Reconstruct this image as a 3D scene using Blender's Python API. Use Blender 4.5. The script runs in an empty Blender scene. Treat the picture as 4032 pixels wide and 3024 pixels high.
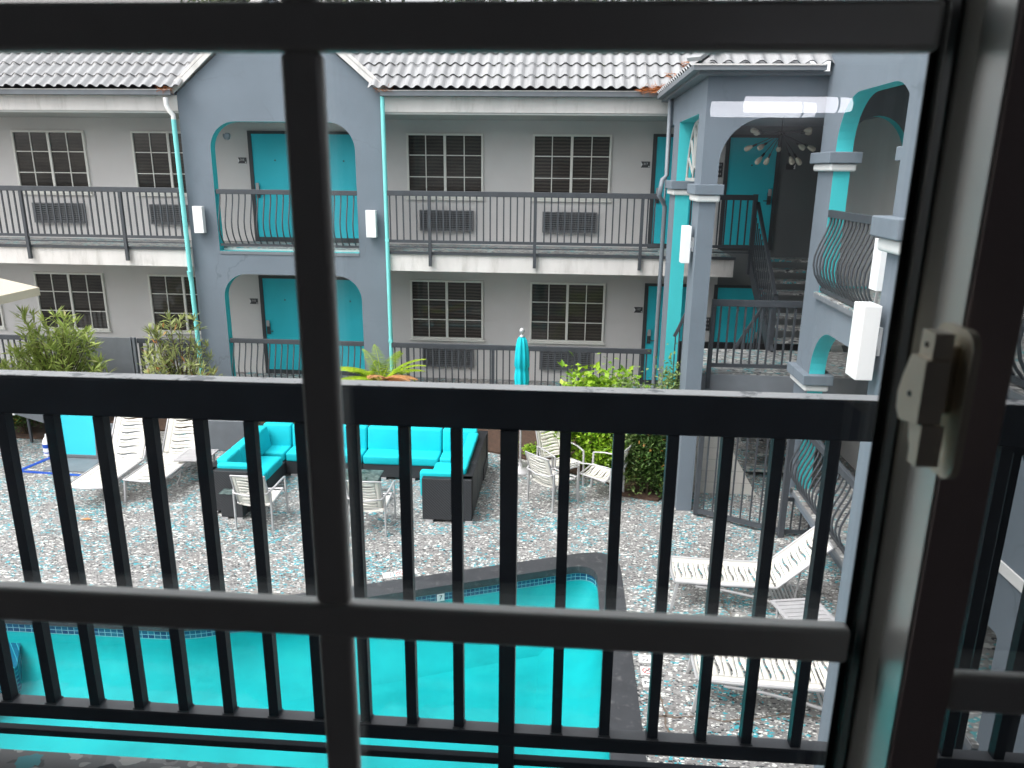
import bpy, bmesh, math, random
from mathutils import Vector, Matrix
from mathutils.geometry import tessellate_polygon
random.seed(7)
R = math.radians
C = bpy.context.scene.collection
sc = bpy.context.scene

# ------------------------------------------------------------------ camera
CZ = 5.1
cam_d = bpy.data.cameras.new("camera"); cam = bpy.data.objects.new("camera", cam_d); C.objects.link(cam)
def cam_matrix(tilt, yaw, roll):
    ct, st, cy, sy = math.cos(tilt), math.sin(tilt), math.cos(yaw), math.sin(yaw)
    fw = Vector((-sy * ct, cy * ct, -st)); rt = Vector((cy, sy, 0)); dn = fw.cross(rt)
    c, s = math.cos(roll), math.sin(roll)
    r2 = c * rt + s * dn; d2 = -s * rt + c * dn
    m = Matrix((r2, -d2, -fw)).transposed().to_4x4(); m.translation = (0, 0, CZ)
    return m
cam.matrix_world = cam_matrix(R(15.66), R(3.88), R(-.627))
cam_d.lens = 26.70; cam_d.sensor_width = 36; cam_d.clip_start = .02; cam_d.clip_end = 900
cam_d.dof.use_dof = True; cam_d.dof.focus_distance = 11.5; cam_d.dof.aperture_fstop = 10.5
sc.camera = cam

# ------------------------------------------------------------------ world, sun, exposure
SUN_EL, SUN_AZ = R(58), R(232)          # azimuth: clockwise from +Y
w = bpy.data.worlds.new("World"); sc.world = w; w.use_nodes = True
nt = w.node_tree; nt.nodes.clear()
sky = nt.nodes.new('ShaderNodeTexSky'); sky.sky_type = 'NISHITA'; sky.sun_disc = False
sky.sun_elevation = SUN_EL; sky.sun_rotation = SUN_AZ; sky.dust_density = 4; sky.air_density = 1.0; sky.ozone_density = 1.0
hs = nt.nodes.new('ShaderNodeHueSaturation'); hs.inputs['Saturation'].default_value = .12
bg = nt.nodes.new('ShaderNodeBackground'); bg.inputs['Strength'].default_value = .15
wo = nt.nodes.new('ShaderNodeOutputWorld')
nt.links.new(sky.outputs[0], hs.inputs['Color']); nt.links.new(hs.outputs[0], bg.inputs['Color']); nt.links.new(bg.outputs[0], wo.inputs[0])
sd = bpy.data.lights.new("sun", 'SUN'); sd.energy = .6; sd.angle = R(38); sd.color = (1, .97, .93)
so = bpy.data.objects.new("sun", sd); C.objects.link(so)
sv = Vector((math.sin(SUN_AZ) * math.cos(SUN_EL), math.cos(SUN_AZ) * math.cos(SUN_EL), math.sin(SUN_EL)))
so.rotation_euler = (-sv).to_track_quat('-Z', 'Y').to_euler(); so.location = sv * 60
sc.view_settings.view_transform = 'Standard'; sc.view_settings.look = 'None'
sc.view_settings.exposure = 1.5; sc.view_settings.gamma = 1
sc.cycles.max_bounces = 10; sc.cycles.transparent_max_bounces = 24; sc.cycles.diffuse_bounces = 5
sc.cycles.caustics_reflective = False; sc.cycles.caustics_refractive = False
sc.cycles.sample_clamp_indirect = 4

# ------------------------------------------------------------------ materials
def newmat(name):
    m = bpy.data.materials.new(name); m.use_nodes = True; m.node_tree.nodes.clear()
    N = m.node_tree.nodes; L = m.node_tree.links
    o = N.new('ShaderNodeOutputMaterial')
    return m, N, L, o
def coord(N, L, scale=(1, 1, 1)):
    tc = N.new('ShaderNodeTexCoord'); mp = N.new('ShaderNodeMapping'); mp.inputs['Scale'].default_value = scale
    L.new(tc.outputs['Object'], mp.inputs['Vector']); return mp.outputs[0]
def mix(N, L, fac, a, b, mode='MIX'):
    x = N.new('ShaderNodeMix'); x.data_type = 'RGBA'; x.blend_type = mode
    for k, v in ((0, fac), (6, a), (7, b)):
        if isinstance(v, bpy.types.NodeSocket): L.new(v, x.inputs[k])
        elif k == 0: x.inputs[0].default_value = v
        else: x.inputs[k].default_value = (*v[:3], 1)
    return x.outputs[2]
def noise(N, L, vec, scale, detail=4, rough=.55):
    n = N.new('ShaderNodeTexNoise'); n.inputs['Scale'].default_value = scale; n.inputs['Detail'].default_value = detail
    n.inputs['Roughness'].default_value = rough
    if vec is not None: L.new(vec, n.inputs['Vector'])
    return n.outputs[0]
def ramp(N, L, fac, stops, const=False):
    r = N.new('ShaderNodeValToRGB'); L.new(fac, r.inputs[0]); cr = r.color_ramp
    if const: cr.interpolation = 'CONSTANT'
    while len(cr.elements) < len(stops): cr.elements.new(.5)
    for e, (p, c) in zip(cr.elements, stops):
        e.position = p; e.color = (*c, 1) if len(c) == 3 else c
    return r.outputs[0]
def bump(N, L, h, strength, dist=.01):
    b = N.new('ShaderNodeBump'); b.inputs['Strength'].default_value = strength; b.inputs['Distance'].default_value = dist
    L.new(h, b.inputs['Height']); return b.outputs[0]
def principled(N, L, o, col, rough, metal=0, spec=.5):
    p = N.new('ShaderNodeBsdfPrincipled')
    if isinstance(col, bpy.types.NodeSocket): L.new(col, p.inputs['Base Color'])
    else: p.inputs['Base Color'].default_value = (*col, 1)
    if isinstance(rough, bpy.types.NodeSocket): L.new(rough, p.inputs['Roughness'])
    else: p.inputs['Roughness'].default_value = rough
    p.inputs['Metallic'].default_value = metal; p.inputs['Specular IOR Level'].default_value = spec
    L.new(p.outputs[0], o.inputs[0]); return p
def mul(c, k): return tuple(min(1, x * k) for x in c)
def paint(name, col, rough=.6, var=.10, scale=2.0, fine=0, bscale=60, bstr=.0, stretch=(1, 1, 1), metal=0, spec=.5, stain=None, stain_amt=(.62, .75)):
    m, N, L, o = newmat(name); v = coord(N, L, stretch)
    n = noise(N, L, v, scale, 6)
    c = ramp(N, L, n, [(.3, mul(col, 1 - var)), (.7, mul(col, 1 + var))])
    if stain is not None:
        s = noise(N, L, v, scale * 1.9, 8, .7); f = ramp(N, L, s, [(stain_amt[0], (0, 0, 0)), (stain_amt[1], (1, 1, 1))])
        c = mix(N, L, f, c, stain)
    p = principled(N, L, o, c, rough, metal, spec)
    if bstr:
        L.new(bump(N, L, noise(N, L, coord(N, L), bscale, 3), bstr), p.inputs['Normal'])
    return m
def add_cracks(m, k=.72):
    N = m.node_tree.nodes; L = m.node_tree.links; p = next(x for x in N if x.type == 'BSDF_PRINCIPLED'); src = p.inputs['Base Color'].links[0].from_socket
    v = coord(N, L); d = N.new('ShaderNodeTexNoise'); d.inputs['Scale'].default_value = 2.5; d.inputs['Detail'].default_value = 5; L.new(v, d.inputs['Vector'])
    va = N.new('ShaderNodeVectorMath'); va.operation = 'MULTIPLY_ADD'; L.new(d.outputs[1], va.inputs[0]); va.inputs[1].default_value = (.5, .5, .5); L.new(v, va.inputs[2])
    vo = N.new('ShaderNodeTexVoronoi'); vo.feature = 'DISTANCE_TO_EDGE'; vo.inputs['Scale'].default_value = .75; L.new(va.outputs[0], vo.inputs['Vector'])
    f = ramp(N, L, vo.outputs['Distance'], [(0, (1, 1, 1)), (.012, (0, 0, 0))]); g = ramp(N, L, noise(N, L, v, .6, 2), [(.48, (0, 0, 0)), (.62, (1, 1, 1))])
    mm = N.new('ShaderNodeMath'); mm.operation = 'MULTIPLY'; L.new(f, mm.inputs[0]); L.new(g, mm.inputs[1])
    m2 = N.new('ShaderNodeMath'); m2.operation = 'MULTIPLY'; L.new(mm.outputs[0], m2.inputs[0]); m2.inputs[1].default_value = 1 - k
    c = mix(N, L, m2.outputs[0], src, (.02, .025, .03)); L.new(c, p.inputs['Base Color'])
def flake(name, scale, gray, white=.75, dark=1.0, teal=(.09, .36, .40), pw=.34, pb=.20, pt=.55):
    """splatter-coated concrete: grey with white, black and turquoise flecks"""
    m, N, L, o = newmat(name); v = coord(N, L)
    d = N.new('ShaderNodeTexNoise'); d.inputs['Scale'].default_value = scale * 1.1; d.inputs['Detail'].default_value = 2; L.new(v, d.inputs['Vector'])
    def math_(op, a, b):
        x = N.new('ShaderNodeMath'); x.operation = op
        for k, q in ((0, a), (1, b)):
            if isinstance(q, bpy.types.NodeSocket): L.new(q, x.inputs[k])
            else: x.inputs[k].default_value = q
        return x.outputs[0]
    def specks(sc_, off, p, thr, rot=0.0, st=.5, clus=None):
        va = N.new('ShaderNodeVectorMath'); va.operation = 'MULTIPLY_ADD'; L.new(d.outputs[1], va.inputs[0]); k = .9 / sc_; va.inputs[1].default_value = (k, k, k); L.new(v, va.inputs[2])
        mp = N.new('ShaderNodeMapping'); L.new(va.outputs[0], mp.inputs['Vector']); mp.inputs['Location'].default_value = (off, off * .7, off * 1.3); mp.inputs['Rotation'].default_value = (0, 0, rot); mp.inputs['Scale'].default_value = (st, 1, 1)
        vo = N.new('ShaderNodeTexVoronoi'); vo.inputs['Scale'].default_value = sc_; L.new(mp.outputs[0], vo.inputs['Vector'])
        sp = N.new('ShaderNodeSeparateColor'); L.new(vo.outputs['Color'], sp.inputs[0])
        lim = math_('MULTIPLY', math_('ADD', math_('MULTIPLY', sp.outputs[1], .9), .35), thr)
        pick = math_('GREATER_THAN', sp.outputs[0] if clus is None else math_('ADD', sp.outputs[0], clus), 1 - p)
        return math_('MULTIPLY', math_('LESS_THAN', vo.outputs['Distance'], lim), pick)
    g = lambda k: mul(gray, k * dark)
    base = ramp(N, L, noise(N, L, v, .8, 6, .6), [(.3, g(.8)), (.7, g(1.2))])
    gm = ramp(N, L, noise(N, L, v, .45, 7, .65), [(.52, (0, 0, 0)), (.68, (.55, .55, .55))])
    base = mix(N, L, gm, base, mul((gray[0] * .95, gray[1] * .80, gray[2] * .70), dark))
    base = mix(N, L, specks(scale * .7, 3.1, .45, .55, .5, .6), base, g(1.35))
    base = mix(N, L, specks(scale * 1.0, 7.7, .40, .5, -.6, .6), base, g(.55))
    cl = math_('MULTIPLY', math_('SUBTRACT', noise(N, L, v, 1.5, 4, .65), .5), 2.6)
    base = mix(N, L, specks(scale * .95, 1.3, .22, .62, .2, .6, cl), base, mul(teal, dark))
    base = mix(N, L, specks(scale * 1.15, 5.3, pb, .42, -.3, .5), base, (.02, .024, .03))
    base = mix(N, L, specks(scale * 1.05, 9.2, pw, .50, .1, .5), base, mul((white, white, white * .95), dark))
    base = mix(N, L, specks(scale * 1.9, 2.2, pw * .8, .5, .9, .6), base, mul((white, white, white * .95), dark * .9))
    p = principled(N, L, o, base, .62, 0, .35)
    L.new(bump(N, L, d.outputs[0], .12, .004), p.inputs['Normal'])
    return m
def leafmat(name, a, b, c=None, rough=.45):
    m, N, L, o = newmat(name); g = N.new('ShaderNodeNewGeometry')
    st = [(0, a), (.96, b)] + ([(.985, c)] if c else [])
    col = ramp(N, L, g.outputs['Random Per Island'], st)
    p = principled(N, L, o, col, rough, 0, .35)
    tr = N.new('ShaderNodeBsdfTranslucent'); L.new(col, tr.inputs[0])
    mx = N.new('ShaderNodeMixShader'); mx.inputs[0].default_value = .25
    L.new(p.outputs[0], mx.inputs[1]); L.new(tr.outputs[0], mx.inputs[2]); L.new(mx.outputs[0], o.inputs[0])
    return m
def schlick(N, L, f0, nrm=None):
    lw = N.new('ShaderNodeLayerWeight'); lw.inputs['Blend'].default_value = .5
    if nrm is not None: L.new(nrm, lw.inputs['Normal'])
    p = N.new('ShaderNodeMath'); p.operation = 'POWER'; L.new(lw.outputs['Facing'], p.inputs[0]); p.inputs[1].default_value = 5
    q = N.new('ShaderNodeMath'); q.operation = 'MULTIPLY_ADD'; L.new(p.outputs[0], q.inputs[0]); q.inputs[1].default_value = 1 - f0; q.inputs[2].default_value = f0
    return q.outputs[0]
def glassmat(name, tint=(.96, .97, .97), ior=1.45, k=1.0, rough=.0):
    m, N, L, o = newmat(name)
    t = N.new('ShaderNodeBsdfTransparent'); t.inputs[0].default_value = (*tint, 1)
    g = N.new('ShaderNodeBsdfGlossy'); g.inputs['Roughness'].default_value = rough
    x = N.new('ShaderNodeMixShader'); L.new(schlick(N, L, k * 2 * ((ior - 1) / (ior + 1)) ** 2), x.inputs[0]); L.new(t.outputs[0], x.inputs[1]); L.new(g.outputs[0], x.inputs[2])
    L.new(x.outputs[0], o.inputs[0]); return m

TEAL = (.06, .56, .60)
M = {}
M['bluegrey'] = paint('blue grey stucco', (.165, .198, .235), .85, .07, 1.1, bscale=90, bstr=.12, stain=(.135, .163, .195), stain_amt=(.6, .8))
add_cracks(M['bluegrey'])
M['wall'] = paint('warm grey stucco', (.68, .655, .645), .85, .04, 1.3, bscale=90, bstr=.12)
M['teal'] = paint('turquoise paint', TEAL, .55, .05, 2)
M['tealdoor'] = paint('turquoise door paint', (.03, .60, .72), .5, .05, 1.5)
M['mint'] = paint('pale turquoise pipe paint', (.22, .72, .70), .5, .06, 3)
M['slab'] = paint('whitewashed concrete', (.70, .67, .65), .8, .08, 1.8, stretch=(1.6, 1, .3), stain=(.42, .40, .37), stain_amt=(.52, .80))
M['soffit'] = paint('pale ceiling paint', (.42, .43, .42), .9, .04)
M['white'] = paint('white trim paint', (.82, .81, .80), .55, .03)
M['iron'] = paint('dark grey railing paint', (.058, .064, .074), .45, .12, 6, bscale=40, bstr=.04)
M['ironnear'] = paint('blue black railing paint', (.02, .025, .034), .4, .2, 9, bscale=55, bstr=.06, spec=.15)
M['railworn_sheen'] = paint('worn rail top film with painted sky sheen', (.76, .75, .75), .28, .12, 7, stain=(.22, .23, .25), stain_amt=(.56, .62))  # pale film: real wear plus sky reflection painted into the colour
M['railgrey'] = paint('painted skylit rail top', (.13, .135, .145), .35, .2, 9, stain=(.3, .3, .3), stain_amt=(.68, .74))  # lighter grey paints skylight onto the lower rail's top face
M['frame'] = paint('pale window frame', (.80, .79, .74), .5, .05)
M['acgrey'] = paint('dark grey grille plastic', (.15, .155, .165), .5, .06)
M['doorframe'] = paint('charcoal door frame', (.055, .06, .066), .5, .08)
M['pane'] = None
M['roof'] = paint('weathered grey roof sheet', (.31, .312, .32), .7, .18, 1.6, stretch=(5, .5, .5), stain=(.50, .49, .46), stain_amt=(.62, .74))
M['roofedge_shade'] = paint('roof sheet edge in shadow tone', (.05, .05, .06), .8, .1)  # near-black lip paints the shadow line below each roof course
M['gutter'] = paint('grey gutter paint', (.17, .185, .205), .5, .1, 4)
M['pipe'] = paint('grey drainpipe paint', (.20, .225, .255), .5, .08, 3)
M['deck'] = flake('splatter coated pool deck', 38, (.235, .228, .224), .74, teal=(.04, .36, .43), pw=.25, pb=.42)
M['walk'] = flake('splatter coated walkway', 17, (.30, .30, .30), .62, .85)
M['walkdark'] = flake('splatter coated near walkway', 24, (.22, .22, .22), .5, .8)
M['coping'] = paint('dark grey coping', (.045, .047, .053), .55, .15, 5, stain=(.11, .11, .115), stain_amt=(.56, .66))
M['pool'] = paint('aqua pool plaster', (.014, .345, .365), .7, .16, 1.3, stain=(.03, .39, .40), stain_amt=(.5, .7))
M['soil'] = paint('brown bark soil', (.075, .042, .028), .95, .5, 22, bscale=35, bstr=.9)
M['ground'] = paint('asphalt ground', (.06, .06, .06), .9, .2, 1)
M['cushion'] = paint('turquoise cushion fabric', (.0, .53, .61), .8, .08, 3, bscale=7, bstr=.35)
M['alu'] = paint('silver grey metal', (.52, .51, .52), .4, .05, 6, metal=.25)
M['sling'] = paint('cream vinyl sling', (.80, .77, .70), .55, .03, 4)
M['greyslat'] = paint('grey table slat', (.40, .39, .40), .5, .08, 6)
M['lampwhite'] = paint('white lamp box', (.90, .90, .90), .4, .015)
M['signdark'] = paint('dark grey sign plate', (.055, .055, .06), .4, .05)
M['signwhite'] = paint('white sign mark', (.80, .80, .80), .5, .02)
M['black'] = paint('black paint', (.012, .012, .014), .5, .05)
M['red'] = paint('red print', (.55, .03, .03), .5, .03)
M['blue'] = paint('blue tape', (.006, .07, .45), .5, .06)
M['cream'] = paint('cream parasol fabric', (.80, .70, .56), .85, .04)
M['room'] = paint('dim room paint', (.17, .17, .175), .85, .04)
M['vinyl'] = paint('almond window vinyl', (.82, .81, .78), .3, .03, 8)
M['bead'] = paint('bright aluminium bead', (.86, .86, .85), .22, .02, metal=1)
M['satin'] = paint('satin sash side', (.84, .83, .80), .30, .04, 6, metal=.55)
M['vinyldark'] = paint('brown stile face', (.60, .49, .47), .6, .08)
M['latch'] = paint('almond plastic latch', (.84, .76, .62), .38, .05, 20)
M['seal'] = paint('black rubber seal', (.008, .008, .009), .6, .05)
M['bark'] = paint('brown bark', (.09, .06, .04), .9, .25, 12)
M['leaf_long'] = leafmat('narrow yellow green leaves', (.26, .36, .07), (.52, .60, .18), (.60, .58, .28))
M['leaf_sparse'] = leafmat('narrow olive leaves', (.22, .27, .08), (.44, .47, .19), (.55, .22, .08))
M['leaf_bright'] = leafmat('broad bright leaves', (.14, .30, .015), (.36, .55, .04), (.48, .58, .08))
M['leaf_dark'] = leafmat('small dark leaves', (.035, .085, .018), (.10, .18, .04), (.45, .22, .06))
M['leaf_nandina'] = leafmat('fine mid green leaves', (.09, .16, .04), (.28, .37, .13), (.52, .46, .24))
M['leaf_fern'] = leafmat('yellow green fern fronds', (.22, .36, .015), (.42, .55, .03), (.50, .55, .05))
M['leaf_dry'] = leafmat('orange dry fronds', (.45, .20, .07), (.60, .33, .16))
M['needle'] = leafmat('orange pine needles', (.35, .10, .03), (.55, .22, .08))
M['leaf_tree'] = leafmat('dark conifer foliage', (.035, .06, .02), (.12, .15, .06))
M['bulb'] = paint('pale frosted bulb', (.62, .56, .46), .15, .05, 20)
M['block'] = None
M['siding'] = paint('blue grey boards', (.20, .245, .29), .7, .05, 1)

def make_special():
    m, N, L, o = newmat('dark window glass'); v = coord(N, L); oi = N.new('ShaderNodeObjectInfo')
    wv_ = N.new('ShaderNodeTexWave'); wv_.bands_direction = 'Z'; wv_.inputs['Scale'].default_value = 4.5; wv_.inputs['Distortion'].default_value = 1.5; L.new(v, wv_.inputs['Vector'])
    col = ramp(N, L, noise(N, L, coord(N, L, (.6, 1, 1.6)), 1.5, 3), [(.35, (.020, .020, .020)), (.7, (.075, .066, .060))])
    blind = ramp(N, L, wv_.outputs['Fac'], [(.2, (.045, .040, .037)), (.8, (.115, .10, .09))])
    ob = N.new('ShaderNodeMath'); ob.operation = 'MULTIPLY'; L.new(oi.outputs['Random'], ob.inputs[0]); ob.inputs[1].default_value = .8
    col = mix(N, L, ob.outputs[0], col, blind)
    p = principled(N, L, o, col, .05, 0, .5); L.new(bump(N, L, noise(N, L, v, 1.3, 2), .05, .02), p.inputs['Normal']); M['pane'] = m
    # wicker
    m, N, L, o = newmat('charcoal wicker'); v = coord(N, L)
    def wv(direction, sc_):
        t = N.new('ShaderNodeTexWave'); t.bands_direction = direction; t.inputs['Scale'].default_value = sc_; t.inputs['Distortion'].default_value = .6
        L.new(v, t.inputs['Vector']); return t.outputs['Fac']
    a = wv('Z', 22); b = wv('DIAGONAL', 14)
    mm = N.new('ShaderNodeMath'); mm.operation = 'MULTIPLY'; L.new(a, mm.inputs[0]); L.new(b, mm.inputs[1])
    col = ramp(N, L, mm.outputs[0], [(0, (.018, .019, .022)), (.8, (.075, .077, .085))])
    p = principled(N, L, o, col, .5, 0, .4); L.new(bump(N, L, mm.outputs[0], .6, .006), p.inputs['Normal']); M['wicker'] = m
    # water
    m, N, L, o = newmat('pool water')
    t = N.new('ShaderNodeBsdfTransparent'); t.inputs[0].default_value = (.5, .99, .992, 1)
    g = N.new('ShaderNodeBsdfGlossy'); g.inputs['Roughness'].default_value = .03
    nb = bump(N, L, noise(N, L, coord(N, L), 2.2, 4), .10, .02)
    L.new(nb, g.inputs['Normal'])
    x = N.new('ShaderNodeMixShader'); L.new(schlick(N, L, .02, nb), x.inputs[0]); L.new(t.outputs[0], x.inputs[1]); L.new(g.outputs[0], x.inputs[2]); L.new(x.outputs[0], o.inputs[0])
    M['water'] = m
    # pool tile
    m, N, L, o = newmat('blue waterline tile'); tc = N.new('ShaderNodeTexCoord')
    bt = N.new('ShaderNodeTexBrick'); bt.inputs['Scale'].default_value = 1; bt.offset = 0
    bt.inputs['Brick Width'].default_value = .075; bt.inputs['Row Height'].default_value = .05; bt.inputs['Mortar Size'].default_value = .004
    bt.inputs['Color1'].default_value = (.012, .05, .14, 1); bt.inputs['Color2'].default_value = (.02, .14, .22, 1); bt.inputs['Mortar'].default_value = (.22, .42, .48, 1)
    sx = N.new('ShaderNodeSeparateXYZ'); cx = N.new('ShaderNodeCombineXYZ'); L.new(tc.outputs['Object'], sx.inputs[0])
    ad = N.new('ShaderNodeMath'); ad.operation = 'ADD'; L.new(sx.outputs[0], ad.inputs[0]); L.new(sx.outputs[1], ad.inputs[1])
    L.new(ad.outputs[0], cx.inputs[0]); L.new(sx.outputs[2], cx.inputs[1]); L.new(cx.outputs[0], bt.inputs['Vector'])
    principled(N, L, o, bt.outputs[0], .25); M['pooltile'] = m
    # concrete block
    m, N, L, o = newmat('white painted block'); tc = N.new('ShaderNodeTexCoord')
    bt = N.new('ShaderNodeTexBrick'); bt.inputs['Scale'].default_value = 1; bt.inputs['Brick Width'].default_value = .4; bt.inputs['Row Height'].default_value = .2
    bt.inputs['Mortar Size'].default_value = .006
    bt.inputs['Color1'].default_value = (.66, .63, .59, 1); bt.inputs['Color2'].default_value = (.62, .6, .56, 1); bt.inputs['Mortar'].default_value = (.45, .43, .4, 1)
    sx = N.new('ShaderNodeSeparateXYZ'); cx = N.new('ShaderNodeCombineXYZ'); L.new(tc.outputs['Object'], sx.inputs[0]); L.new(sx.outputs[0], cx.inputs[0]); L.new(sx.outputs[2], cx.inputs[1]); L.new(cx.outputs[0], bt.inputs['Vector'])
    principled(N, L, o, bt.outputs[0], .8); M['block'] = m
    # wet glass table
    m, N, L, o = newmat('dusty table glass'); c = ramp(N, L, noise(N, L, coord(N, L), 14, 6, .7), [(.4, (.03, .05, .05)), (.62, (.16, .21, .20))])
    principled(N, L, o, c, .18); M['tableglass'] = m
    # lit lamp
    m, N, L, o = newmat('lit lamp shade'); e = N.new('ShaderNodeEmission'); e.inputs[0].default_value = (.93, .92, 1, 1); e.inputs[1].default_value = 5.0
    L.new(e.outputs[0], o.inputs[0]); M['lit'] = m
    # insect screen
    m, N, L, o = newmat('insect screen'); t = N.new('ShaderNodeBsdfTransparent'); t.inputs[0].default_value = (.9, .9, .9, 1); d = N.new('ShaderNodeBsdfDiffuse'); d.inputs[0].default_value = (.06, .07, .07, 1)
    x = N.new('ShaderNodeMixShader'); x.inputs[0].default_value = .42; L.new(t.outputs[0], x.inputs[1]); L.new(d.outputs[0], x.inputs[2]); L.new(x.outputs[0], o.inputs[0]); M['screen'] = m
make_special()
M['winglass'] = glassmat('clear window glass', (.975, .98, .98), 1.42, 1.0)

# ------------------------------------------------------------------ mesh builder
class MB:
    def __init__(s): s.v = []; s.f = []; s.mi = []; s.sm = []
    def add(s, vs, fs, mi=0, smooth=False):
        b = len(s.v); s.v += [Vector(p) for p in vs]
        for f in fs: s.f.append([b + i for i in f]); s.mi.append(mi); s.sm.append(smooth)
        return s
    def box(s, x0, x1, y0, y1, z0, z1, mi=0):
        vs = [(x0, y0, z0), (x1, y0, z0), (x1, y1, z0), (x0, y1, z0), (x0, y0, z1), (x1, y0, z1), (x1, y1, z1), (x0, y1, z1)]
        return s.add(vs, [(0, 3, 2, 1), (4, 5, 6, 7), (0, 1, 5, 4), (1, 2, 6, 5), (2, 3, 7, 6), (3, 0, 4, 7)], mi)
    def bar(s, a, b, w, h, up=(0, 0, 1), mi=0):
        a = Vector(a); b = Vector(b); d = (b - a).normalized(); u = Vector(up)
        x = d.cross(u)
        if x.length < 1e-5: x = d.cross(Vector((0, 1, 0)))
        x.normalize(); u = x.cross(d).normalized()
        vs = []
        for p in (a, b):
            for i, j in ((-1, -1), (1, -1), (1, 1), (-1, 1)): vs.append(p + x * (i * w / 2) + u * (j * h / 2))
        return s.add(vs, [(0, 1, 2, 3), (7, 6, 5, 4), (0, 4, 5, 1), (1, 5, 6, 2), (2, 6, 7, 3), (3, 7, 4, 0)], mi)
    def tube(s, pts, r, n=8, mi=0, r2=None, closed=False):
        pts = [Vector(p) for p in pts]; k = len(pts); rings = []
        up = None
        for i, p in enumerate(pts):
            if closed: d = (pts[(i + 1) % k] - pts[i - 1]).normalized()
            else: d = (pts[min(i + 1, k - 1)] - pts[max(i - 1, 0)]).normalized()
            if up is None:
                up = Vector((0, 0, 1)) if abs(d.z) < .9 else Vector((1, 0, 0))
            x = d.cross(up).normalized(); up = x.cross(d).normalized()
            rr = r if not isinstance(r, (list, tuple)) else r[i]; ru = rr if r2 is None else r2
            rings.append([p + x * (rr * math.cos(2 * math.pi * j / n)) + up * (ru * math.sin(2 * math.pi * j / n)) for j in range(n)])
        vs = [q for g in rings for q in g]; fs = []
        for i in range(k if closed else k - 1):
            a = i * n; b = ((i + 1) % k) * n
            for j in range(n): fs.append((a + j, a + (j + 1) % n, b + (j + 1) % n, b + j))
        s.add(vs, fs, mi, True)
        if not closed:
            s.add(rings[0], [tuple(range(n))[::-1]], mi); s.add(rings[-1], [tuple(range(n))], mi)
        return s
    def lathe(s, prof, n=20, c=(0, 0, 0), mi=0, smooth=True, lobes=None):
        c = Vector(c); vs = []; fs = []
        for i, (r, z) in enumerate(prof):
            for j in range(n):
                t = 2 * math.pi * j / n; q = r if not lobes else r * lobes(t, i)
                vs.append(c + Vector((q * math.cos(t), q * math.sin(t), z)))
        for i in range(len(prof) - 1):
            for j in range(n): fs.append((i * n + j, i * n + (j + 1) % n, (i + 1) * n + (j + 1) % n, (i + 1) * n + j))
        s.add(vs, fs, mi, smooth); k = len(prof) - 1
        s.add(vs[:n], [tuple(range(n))[::-1]], mi); s.add(vs[k * n:], [tuple(range(n))], mi); return s
    def extr(s, loops, mp, t0, t1, mi=0, mi_hole=None, mi_side=None):
        """flat polygon with holes given in 2-D, mapped by mp(a, b, t) and given thickness t0..t1"""
        polys = [[Vector((a, b, 0)) for a, b in lp] for lp in loops]
        tris = tessellate_polygon(polys); flat = [p for lp in polys for p in lp]
        for t in (t0, t1): s.add([mp(p.x, p.y, t) for p in flat], [tuple(x) for x in tris], mi)
        for k, lp in enumerate(polys):
            n = len(lp); m_ = mi if mi_side is None else mi_side
            if k > 0 and mi_hole is not None: m_ = mi_hole
            vs = [mp(p.x, p.y, t0) for p in lp] + [mp(p.x, p.y, t1) for p in lp]
            s.add(vs, [(i, (i + 1) % n, n + (i + 1) % n, n + i) for i in range(n)], m_)
        return s
    def mesh(s, name, mats, off=(0, 0, 0), recalc=True):
        me = bpy.data.meshes.new(name); o = Vector(off)
        me.from_pydata([tuple(p - o) for p in s.v], [], s.f)
        for m in (mats if isinstance(mats, (list, tuple)) else [mats]): me.materials.append(m)
        me.polygons.foreach_set('material_index', s.mi); me.polygons.foreach_set('use_smooth', s.sm)
        if recalc and len(s.f) < 60000:
            bm = bmesh.new(); bm.from_mesh(me); bmesh.ops.recalc_face_normals(bm, faces=bm.faces); bm.to_mesh(me); bm.free()
        me.update(); return me
def tag(o, label=None, cat=None, group=None, kind=None):
    if label: o['label'] = label
    if cat: o['category'] = cat
    if group: o['group'] = group
    if kind: o['kind'] = kind
    return o
def thing(name, label, cat, loc=(0, 0, 0), rz=0, group=None):
    o = bpy.data.objects.new(name, None); C.objects.link(o); o.location = loc; o.rotation_euler = (0, 0, rz); o.empty_display_size = .2
    return tag(o, label, cat, group)
def part(name, mb, mats, parent=None, local=False, bevel=0, seg=2, solid=0, label=None):
    off = (0, 0, 0)
    if parent is not None and not local:
        off = Vector(parent.location); q = parent.parent
        while q is not None: off = off + Vector(q.location); q = q.parent
    me = mb.mesh(name, mats, off) if isinstance(mb, MB) else mb
    o = bpy.data.objects.new(name, me); C.objects.link(o)
    if parent is not None: o.parent = parent
    if solid:
        md = o.modifiers.new('solid', 'SOLIDIFY'); md.thickness = solid; md.offset = 0
    if bevel:
        md = o.modifiers.new('bevel', 'BEVEL'); md.width = bevel; md.segments = seg; md.limit_method = 'ANGLE'; md.angle_limit = R(40)
    if label: o['label'] = label
    return o
def struct(name, mb, mats, **k): return tag(part(name, mb, mats, **k), kind='structure')
def dup(root, loc, rz=0, label=None, group=None):
    def cp(o, par):
        c = o.copy(); C.objects.link(c); c.parent = par
        for ch in kids[o.name]: cp(ch, c)
        return c
    kids = {}
    def scan(o):
        kids[o.name] = [x for x in o.children]
        for x in kids[o.name]: scan(x)
    scan(root)
    r = cp(root, None); r.location = loc; r.rotation_euler = (0, 0, rz)
    if label: r['label'] = label
    if group: r['group'] = group
    return r
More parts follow.
